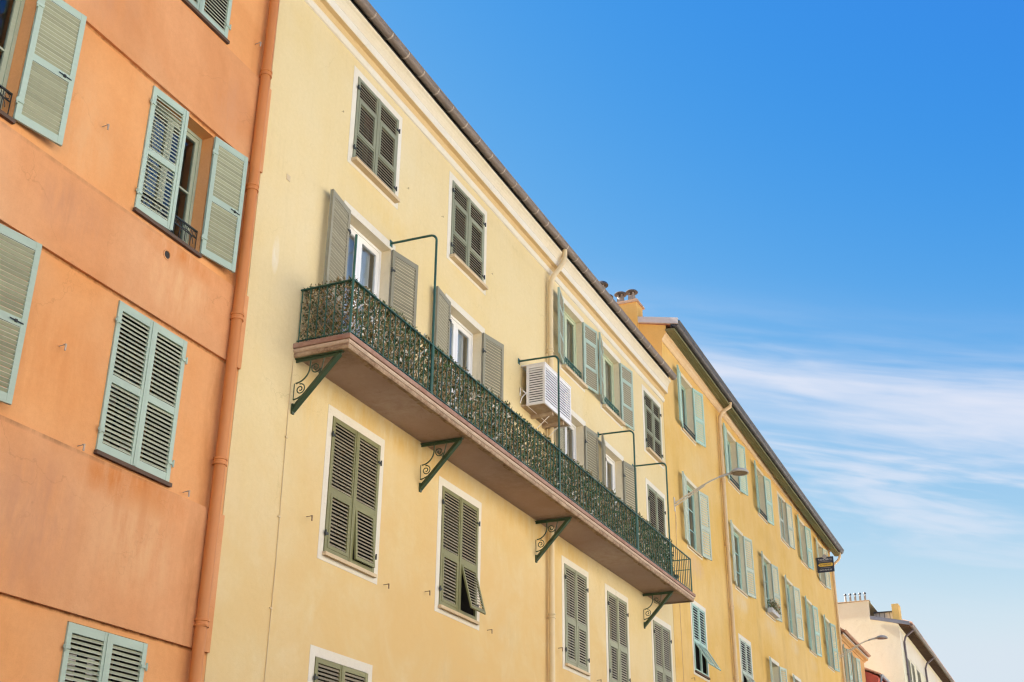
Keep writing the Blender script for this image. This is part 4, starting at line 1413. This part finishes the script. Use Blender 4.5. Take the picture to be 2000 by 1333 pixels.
# rafters and boards of the deep eave
b = MB()
b.box(0, 0.09, -0.56, 0.02, -0.10, 0.0)
rm = b.mesh('rafter', M['rafter'])
x = KX0 + 0.15
while x < KX1:
    o = link('rafter', rm, kh, loc=Vector((x, KY, 16.66)) - world_off(kh))
    o.rotation_euler = (rad(12), 0, 0)
    x += 0.42
b = MB()
p = [(KY - 0.62, 16.53), (0.36, 16.75)]
b.sweep_x([(KY - 0.64, 16.53), (0.36, 16.90), (0.36, 17.0), (KY - 0.66, 16.62), (KY - 0.64, 16.53)], [KX0 + 0.03, KX1])
b.build('roof', M['eave_brown'], kh)
b = MB()
b.tube([(0, 0, 0), (0, 0.5, 0.185)], 0.085, 8)
tm = b.mesh('roof_tile', M['roof'])
x = KX0 + 0.2
while x < KX1:
    link('roof_tile', tm, kh, loc=Vector((x, KY - 0.72, 16.62 + random.uniform(-0.01, 0.01))) - world_off(kh))
    x += 0.24
gutter(kh, KX0 - 0.06, KX1, KY - 0.70, 16.52, 0.085, M['gutter'], 1.2, M['gutter'])
b = MB()
p = [(KY - 0.62, 16.50), (0.37, 16.98), (0.37, 17.18), (KY - 0.62, 16.70)]
b.poly([(KX0 - 0.09, y, z) for y, z in p])
b.poly([(KX0 - 0.02, y, z) for y, z in reversed(p)])
for k in range(4):
    a, c = p[k], p[(k + 1) % 4]
    b.quad((KX0 - 0.09, a[0], a[1]), (KX0 - 0.02, a[0], a[1]), (KX0 - 0.02, c[0], c[1]), (KX0 - 0.09, c[0], c[1]))
b.build('verge_flashing', M['pot_metal'], kh)
b = MB()
b.box(KX0 - 0.04, KX0 + 0.5, 0.31, 9, 18.06, 18.09)
b.build('coping', M['sill'], kh)
# zinc clad dormer behind the verge
d = MB()
d.box(73.4, 76.5, -0.70, 0.33, 16.9, 17.60)
dm = d.build('dormer', M['flashing'], kh)
d = MB()
d.box(73.3, 76.6, -0.76, 0.33, 17.60, 17.66)
d.build('dormer_roof', M['gutter_dark'], dm)
d = MB()
d.box(-0.012, 0.0, -0.014, 0.014, 0, 0.70)
rib = d.mesh('standing_seam', M['gutter_dark'])
for y in (-0.55, -0.25, 0.02, 0.22):
    link('standing_seam', rib, dm, loc=(73.4, y, 16.9))
# chimneys
b = MB()
b.box(73.0, 73.9, -1.12, -0.74, 16.7, 17.98)
b.build('chimney', M['ochre'], kh)
fm_ = flue_mesh(0.54, 0.058, M['pot'], M['gutter_dark'])
for k in range(5):
    link('chimney_pot', fm_, kh, loc=Vector((KX0 + 0.25, 1.66 - 0.275 * k, 18.08)) - world_off(kh))
for x, zt in ((73.0, 16.3), (81.9, 16.3)):
    downpipe(kh, [(x, KY - 0.09, 0.2), (x, KY - 0.09, zt - 0.5), (x + 0.02, KY - 0.2, zt - 0.2), (x + 0.05, KY - 0.6, zt + 0.1), (x + 0.05, KY - 0.68, zt + 0.2)], 0.06, M['pipe_dark'], [(x, KY - 0.09, 14)])

# ================================================================== THINGS ON THE WALLS
# ---- leafy privacy screen behind the railing
ls = thing('leaf_screen', (22.0, byo + 0.06, 9.4), 'willow lattice screen full of artificial leaves behind the balcony railing', 'privacy screen')
HX0, HX1, HY = bx0 + 0.06, 30.15, byo + 0.055
b = MB()


def strip(b, p, q, nrm, w=0.007, t=0.004):
    p, q = Vector(p), Vector(q)
    d = (q - p).normalized()
    s = d.cross(Vector(nrm)).normalized() * w * 0.62
    o = Vector(nrm) * t
    b.quad(tuple(p - s - o), tuple(q - s - o), tuple(q + s - o), tuple(p + s - o))
    b.quad(tuple(p - s + o), tuple(p + s + o), tuple(q + s + o), tuple(q - s + o))
    b.quad(tuple(p - s - o), tuple(p - s + o), tuple(q - s + o), tuple(q - s - o))
    b.quad(tuple(p + s - o), tuple(q + s - o), tuple(q + s + o), tuple(p + s + o))


def lattice(b, u0, u1, f, nrm, z0=9.43, z1=10.36, step=0.105, lean=0.75):
    h = z1 - z0
    for sgn in (1, -1):
        step = 0.11 if sgn > 0 else 0.33
        u = u0 - h * lean
        while u < u1 + h * lean:
            pts = []
            ua, ub = (u, u + sgn * h * lean)
            za, zb = z0, z1
            # clip to the panel
            def clip(ua, za, ub, zb):
                for lim, less in ((u0, True), (u1, False)):
                    ia, ib = (ua < lim, ub < lim) if less else (ua > lim, ub > lim)
                    if ia and ib:
                        return None
                    if ia or ib:
                        t = (lim - ua) / (ub - ua)
                        zc = za + (zb - za) * t
                        if ia:
                            ua, za = lim, zc
                        else:
                            ub, zb = lim, zc
                return ua, za, ub, zb
            r = clip(ua, za, ub, zb)
            if r and abs(r[3] - r[1]) > 0.02:
                off = 0.004 * sgn
                strip(b, f(r[0], r[1], off), f(r[2], r[3], off), nrm)
            u += step
    return b


lattice(b, HX0, HX1, lambda u, z, o: (u, HY + o, z), (0, -1, 0))
lattice(b, -0.86, -0.03, lambda u, z, o: (bx0 + 0.065 + o, u, z), (-1, 0, 0))
b.build('lattice', M['lattice'], ls, kind='stuff')
b = MB()
rl = random.Random(5)
leafm = [M['leaf_green'], M['leaf_olive'], M['leaf_brown'], M['leaf_pale']]


def leaf(b, p, size, flat=None):
    d = Vector((rl.gauss(0, 1), rl.gauss(0, 0.6), rl.gauss(-0.25, 1)))
    d.normalize()
    s = d.cross(Vector((rl.gauss(0, 1), rl.gauss(0, 1), rl.gauss(0, 1)))).normalized()
    n = d.cross(s)
    w = size * rl.uniform(0.17, 0.27)
    p = Vector(p)
    m = p + d * size * 0.5 + n * size * 0.08
    e = p + d * size
    r = rl.random()
    mi = 0 if r < leaf.p[0] else 1 if r < leaf.p[1] else 2 if r < leaf.p[2] else 3
    i = len(b.v)
    b.v += [tuple(p), tuple(m - s * w - n * w * 0.4), tuple(e), tuple(m + s * w - n * w * 0.4), tuple(m)]
    b.f += [(i, i + 1, i + 4), (i + 1, i + 2, i + 4), (i + 2, i + 3, i + 4), (i + 3, i, i + 4)]
    b.m += [mi] * 4


for k in range(17500):
    x = rl.uniform(HX0, HX1)
    z = 9.42 + 0.95 * rl.random()
    clump = math.sin(x * 3.1) + math.sin(x * 7.7 + 1.3) + math.sin(x * 1.3 + z * 5)
    f = (x - HX0) / (HX1 - HX0)
    g_ = min(1.0, max(0.0, f * 1.1 + 0.08 * clump))
    leaf.p = (0.34 + 0.24 * g_, 0.63 + 0.25 * g_, 0.86 + 0.09 * g_)
    if rl.random() < 0.10 and f < 0.75:
        continue
    leaf(b, (x, HY + rl.uniform(-0.012, 0.06), z), rl.uniform(0.055, 0.115))
for k in range(4200):      # sprigs standing above the handrail
    x = rl.uniform(HX0, HX1)
    top = 0.045 + 0.035 * math.sin(x * 5.3) * math.sin(x * 2.1 + 0.6) + 0.02 * math.sin(x * 13)
    leaf.p = (0.25, 0.62, 0.92)
    leaf(b, (x, HY + rl.uniform(-0.01, 0.07), 10.33 + 0.02 + top * rl.random() * 1.6), rl.uniform(0.05, 0.10))
for k in range(1500):      # return along the near end
    y = rl.uniform(-0.86, -0.03)
    leaf.p = (0.36, 0.70, 0.95)
    leaf(b, (bx0 + 0.09 + rl.uniform(0.0, 0.06), y, 9.42 + 0.97 * rl.random()), rl.uniform(0.035, 0.07))
for k in range(180):
    y = rl.uniform(-0.86, -0.03)
    leaf.p = (0.25, 0.62, 0.95)
    leaf(b, (bx0 + 0.09 + rl.uniform(0.0, 0.06), y, 10.33 + 0.10 * rl.random()), rl.uniform(0.05, 0.09))
b.build('foliage', leafm, ls, kind='stuff')

# ---- louvred cover of an air conditioner
AX0, AX1, AY0, AY1, AZ0, AZ1 = 22.42, 23.94, -0.57, -0.14, 11.50, 12.43
ac = thing('air_conditioner_cover', (23.18, -0.35, 11.5), 'white louvred air conditioner cover hung on the yellow wall above the balcony', 'air conditioner')
b = MB()
fr = 0.075
for xx in ((AX0, AX0 + 0.05), (AX1 - 0.05, AX1)):
    for yy in ((AY0, AY0 + 0.05), (AY1 - 0.05, AY1)):
        b.box(xx[0], xx[1], yy[0], yy[1], AZ0, AZ1)
b.box((AX0 + AX1) / 2 - 0.03, (AX0 + AX1) / 2 + 0.03, AY0 + 0.001, AY0 + 0.03, AZ0 + fr, AZ1 - fr)
b.box(AX0 + 0.05, AX1 - 0.05, AY0 + 0.001, AY0 + 0.035, AZ0, AZ0 + fr)
b.box(AX0 + 0.05, AX1 - 0.05, AY0 + 0.001, AY0 + 0.035, AZ1 - fr, AZ1)
for xa in ((AX0 + 0.001, AX0 + 0.035), (AX1 - 0.035, AX1 - 0.001)):
    b.box(xa[0], xa[1], AY0 + 0.05, AY1 - 0.05, AZ0, AZ0 + fr * 0.8)
    b.box(xa[0], xa[1], AY0 + 0.05, AY1 - 0.05, AZ1 - fr, AZ1)
b.box(AX0 - 0.01, AX1 + 0.01, AY0 - 0.01, AY1 + 0.12, AZ1, AZ1 + 0.02)
b.box(AX0 + 0.03, AX1 - 0.03, AY1 - 0.012, AY1 - 0.006, AZ0, AZ1)
b.build('casing', M['ac'], ac)
n = 13
hx = (AX1 - AX0) / 2 - 0.08 + 0.012
fs, ss = MB(), MB()
fs.box(-hx / 2, hx / 2, -0.006, 0.006, -0.018, 0.018, 0, Matrix.Rotation(rad(-4), 4, 'X'))
ss.box(-0.006, 0.006, -0.172, 0.172, -0.016, 0.016, 0, Matrix.Rotation(rad(-12), 4, 'Y'))
fsm, ssm = fs.mesh('slat', M['ac']), ss.mesh('slat', M['ac'])
ao = -world_off(ac)
for k in range(n):
    z = AZ0 + fr + (k + 0.5) * (AZ1 - AZ0 - 2 * fr) / n
    for cx in ((AX0 + 0.05 + (AX0 + AX1) / 2 - 0.03) / 2, (AX1 - 0.05 + (AX0 + AX1) / 2 + 0.03) / 2):
        link('slat', fsm, ac, loc=ao + Vector((cx, AY0 + 0.018, z)))
for k in range(14):
    z = AZ0 + fr + (k + 0.5) * (AZ1 - AZ0 - 2 * fr) / 14
    link('slat', ssm, ac, loc=ao + Vector((AX0 + 0.018, (AY0 + AY1) / 2, z)))
    link('slat', ssm, ac, loc=ao + Vector((AX1 - 0.018, (AY0 + AY1) / 2, z)))
b = MB()
b.box(AX0 + 0.10, AX1 - 0.12, AY0 + 0.10, AY1 - 0.03, AZ0 + 0.06, AZ1 - 0.12)
b.build('machine_body', M['dark_room'], ac)
b = MB()
b.box(AX0 + 0.04, AX1 - 0.04, AY0 + 0.04, -0.002, AZ0 + 0.012, AZ0 + 0.05)
b.box(AX0 + 0.55, AX0 + 0.62, AY0 + 0.06, -0.002, AZ0 - 0.07, AZ0 + 0.011)
b.box(AX1 - 0.35, AX1 - 0.28, AY0 + 0.06, -0.002, AZ0 - 0.07, AZ0 + 0.011)
b.build('support_tray', M['ac_tray'], ac)
b = MB()
b.tube([(AX0 + 0.585, AY0 + 0.1, AZ0 - 0.03), (AX0 + 0.585, -0.005, AZ0 - 0.42)], 0.008, 6)
b.build('support_strut', M['ac'], ac)
b = MB()
b.tube([(AX1 - 0.315, AY0 + 0.1, AZ0 - 0.03), (AX1 - 0.315, -0.005, AZ0 - 0.42)], 0.008, 6)
b.build('support_strut', M['ac'], ac)
b = MB()
b.tube([(AX0 + 0.02, AY1, 11.78), (AX0 - 0.03, -0.08, 11.84), (AX0 - 0.05, -0.03, 11.92), (AX0 - 0.02, 0.0, 11.74)], 0.014, 6)
b.tube([(AX0 + 0.0, AY1, 11.80), (AX0 - 0.02, -0.05, 11.70), (AX0 - 0.01, 0.0, 11.58)], 0.012, 6)
b.build('hose', M['ac'], ac, smooth=True)


# ---- street lamps on wall arms
def street_lamp(x, z, label):
    t = thing('street_lamp', (x, 0, z), label, 'street lamp', 'street lamps on wall arms')
    F = lambda p, q: (x, p, z + q)
    b = MB()
    b.box(x - 0.05, x + 0.05, -0.02, -0.001, z - 0.20, z + 0.22)
    b.build('wall_plate', M['lamp'], t)
    b = MB()
    pts = [F(-0.01, 0.03), F(-0.35, 0.22), F(-0.8, 0.44), F(-1.15, 0.59), F(-1.40, 0.67), F(-1.58, 0.71)]
    b.tube(pts, 0.026, 8)
    b.tube([F(-0.01, -0.05), F(-0.35, 0.13), F(-0.75, 0.36), F(-0.95, 0.47)], 0.022, 8)
    b.build('arm', M['lamp'], t, smooth=True)
    b = MB()
    b.tube([F(-1.38, 0.665), F(-1.60, 0.712), F(-1.78, 0.735)], [0.036, 0.034, 0.05], 8)
    b.lathe([(0.001, 0.10), (0.12, 0.10), (0.20, 0.075), (0.262, 0.03), (0.275, 0.0), (0.270, -0.022), (0.245, -0.026), (0.240, -0.012)], 0, 0, 28)
    k = len(b.v) - 8 * 28
    b.v[k:] = [(v[0] + x, v[1] - 1.985, v[2] + z + 0.72) for v in b.v[k:]]
    h = b.build('lamp_head', M['lamp_head'], t, smooth=True)
    b = MB()
    b.lathe([(0.242, -0.014), (0.15, -0.020), (0.001, -0.022)], 0, 0, 28)
    b.lathe([(0.16, -0.017), (0.165, -0.024), (0.155, -0.024)], 0, 0, 28)
    b.v = [(v[0] + x, v[1] - 1.985, v[2] + z + 0.72) for v in b.v]
    b.build('lens', M['lamp_lens'], h, smooth=True)
    return t


street_lamp(33.48, 12.52, 'nearer street lamp on a bent cream arm beside the end of the balcony')
street_lamp(58.48, 12.50, 'farther street lamp on a thin arm in front of the blank cream gable')

# ---- agent's sign
sg = thing('sale_sign', (54.9, 0, 15.9), 'small navy sale sign with yellow arrow on the far corner of the ochre house', 'sign')
b = MB()
b.box(54.885, 54.915, -0.80, -0.05, 15.56, 16.25)
b.build('board', M['sign'], sg)
b = MB()
b.tube([(54.9, 0, 16.20), (54.9, -0.06, 16.20)], 0.012, 6)
b.tube([(54.9, 0, 15.62), (54.9, -0.06, 15.62)], 0.012, 6)
b.build('fixing', M['iron'], sg)
b = MB()
b.lathe([(0.001, 0.012), (0.095, 0.012), (0.10, 0.0), (0.10, -0.012), (0.001, -0.012)], 0, 0, 18)
mt = Matrix.Translation((54.895, -0.42, 16.27)) @ Matrix.Rotation(rad(90), 4, 'Y')
b.v = [tuple(mt @ Vector(q)) for q in b.v]
b.build('crest', M['sign_grey'], sg)
b = MB()
xs_ = 54.880
b.poly([(xs_, -0.10, 15.895), (xs_, -0.18, 15.97), (xs_, -0.72, 15.97), (xs_, -0.755, 15.94), (xs_, -0.755, 15.85), (xs_, -0.72, 15.82), (xs_, -0.18, 15.82)])
b.build('arrow', M['sign_yellow'], sg)
for z, w in ((16.035, 0.56), (15.755, 0.44)):
    b = MB()
    b.quad((xs_, -0.425 + w / 2, z), (xs_, -0.425 - w / 2, z), (xs_, -0.425 - w / 2, z + 0.014), (xs_, -0.425 + w / 2, z + 0.014))
    b.build('rule_line', M['sign_grey'], sg)


def lettering(txt, size, y, z, mat):
    cu = bpy.data.curves.new('lettering', 'FONT')
    cu.body = txt
    cu.size = size
    cu.align_x = 'CENTER'
    cu.align_y = 'CENTER'
    tmp = bpy.data.objects.new('tmp_text', cu)
    COL.objects.link(tmp)
    bpy.context.view_layer.update()
    me = bpy.data.meshes.new_from_object(tmp.evaluated_get(bpy.context.evaluated_depsgraph_get()))
    bpy.data.objects.remove(tmp)
    me.materials.clear()
    me.materials.append(mat)
    R = Matrix(((0, 0, -1, 54.876), (-1, 0, 0, y), (0, 1, 0, z), (0, 0, 0, 1)))
    me.transform(R)
    return link('lettering', me, sg)


lettering('TANCIER N', 0.115, -0.425, 16.125, M['sign_white'])
lettering('A VENDRE', 0.105, -0.44, 15.895, M['sign'])
lettering('04.93.96.40.30', 0.090, -0.425, 15.66, M['sign_white'])

# ---- planter on a sill of the ochre house
pl = thing('window_planter', (44.9, -0.1, 11.62), 'pale trough of wispy plants on a window sill of the ochre house', 'planter')
b = MB()
b.box(44.36, 45.50, -0.22, -0.055, 11.63, 11.80)
b.build('trough', M['flashing'], pl)
b = MB()
for k in range(420):
    leaf.p = (0.35, 0.65, 0.95)
    u = rl.random()
    leaf(b, (44.36 + 1.14 * rl.random() ** 0.7, rl.uniform(-0.26, -0.03), 11.78 + 0.42 * u * u), rl.uniform(0.06, 0.13))
b.build('foliage', leafm, pl, kind='stuff')

# ---- bowl at the far end of the balcony
bo_ = thing('planter_bowl', (30.75, -0.55, 9.41), 'dark bowl planter standing at the bare far end of the balcony', 'plant pot')
b = MB()
b.lathe([(0.001, 9.41), (0.13, 9.41), (0.15, 9.50), (0.21, 9.60), (0.28, 9.68), (0.30, 9.70), (0.27, 9.70), (0.10, 9.66), (0.001, 9.66)], 30.75, -0.55, 18)
b.build('bowl', M['iron'], bo_, smooth=True)
b = MB()
for k in range(160):
    leaf.p = (0.7, 0.9, 0.97)
    leaf(b, (30.75 + rl.gauss(0, 0.10), -0.55 + rl.gauss(0, 0.10), 9.66 + abs(rl.gauss(0, 0.07))), rl.uniform(0.06, 0.12))
b.build('foliage', leafm, bo_, kind='stuff')

# ================================================================== THE OTHER SIDE OF THE STREET (behind the camera; its sunlit walls light the shaded row)
fx = [(-24, 6.9, 13.5, 'far_wall_a', 'white'), (7.0, 33.9, 14.5, 'far_wall_b', 'grey'), (34.0, 62.0, 13.0, 'far_wall_a', 'pale'), (62.1, 100, 14.0, 'far_wall_b', 'light grey')]
for x0, x1, h, mk, word in fx:
    t = thing('facing_house', ((x0 + x1) / 2, -18, 0), word + ' plastered house across the street facing the yellow house', 'house')
    b = MB()
    b.box(x0, x1, -23, -13.5, 0, h)
    b.build('wall', M[mk], t)
    b = MB()
    b.box(x0, x1, -23.3, -13.1, h + 0.002, h + 0.25)
    b.build('roof', M['roof'], t)
    wb = MB()
    wb.box(-0.6, 0.6, -0.005, 0.04, 0, 1.9)
    wm = wb.mesh('window', M['dark_room'])
    x = x0 + 2.2
    while x < x1 - 1.5:
        for z in (1.2, 4.6, 7.8, 10.8):
            if z + 2 < h:
                link('window', wm, t, loc=Vector((x, -13.5, z)) - world_off(t))
        x += 3.4
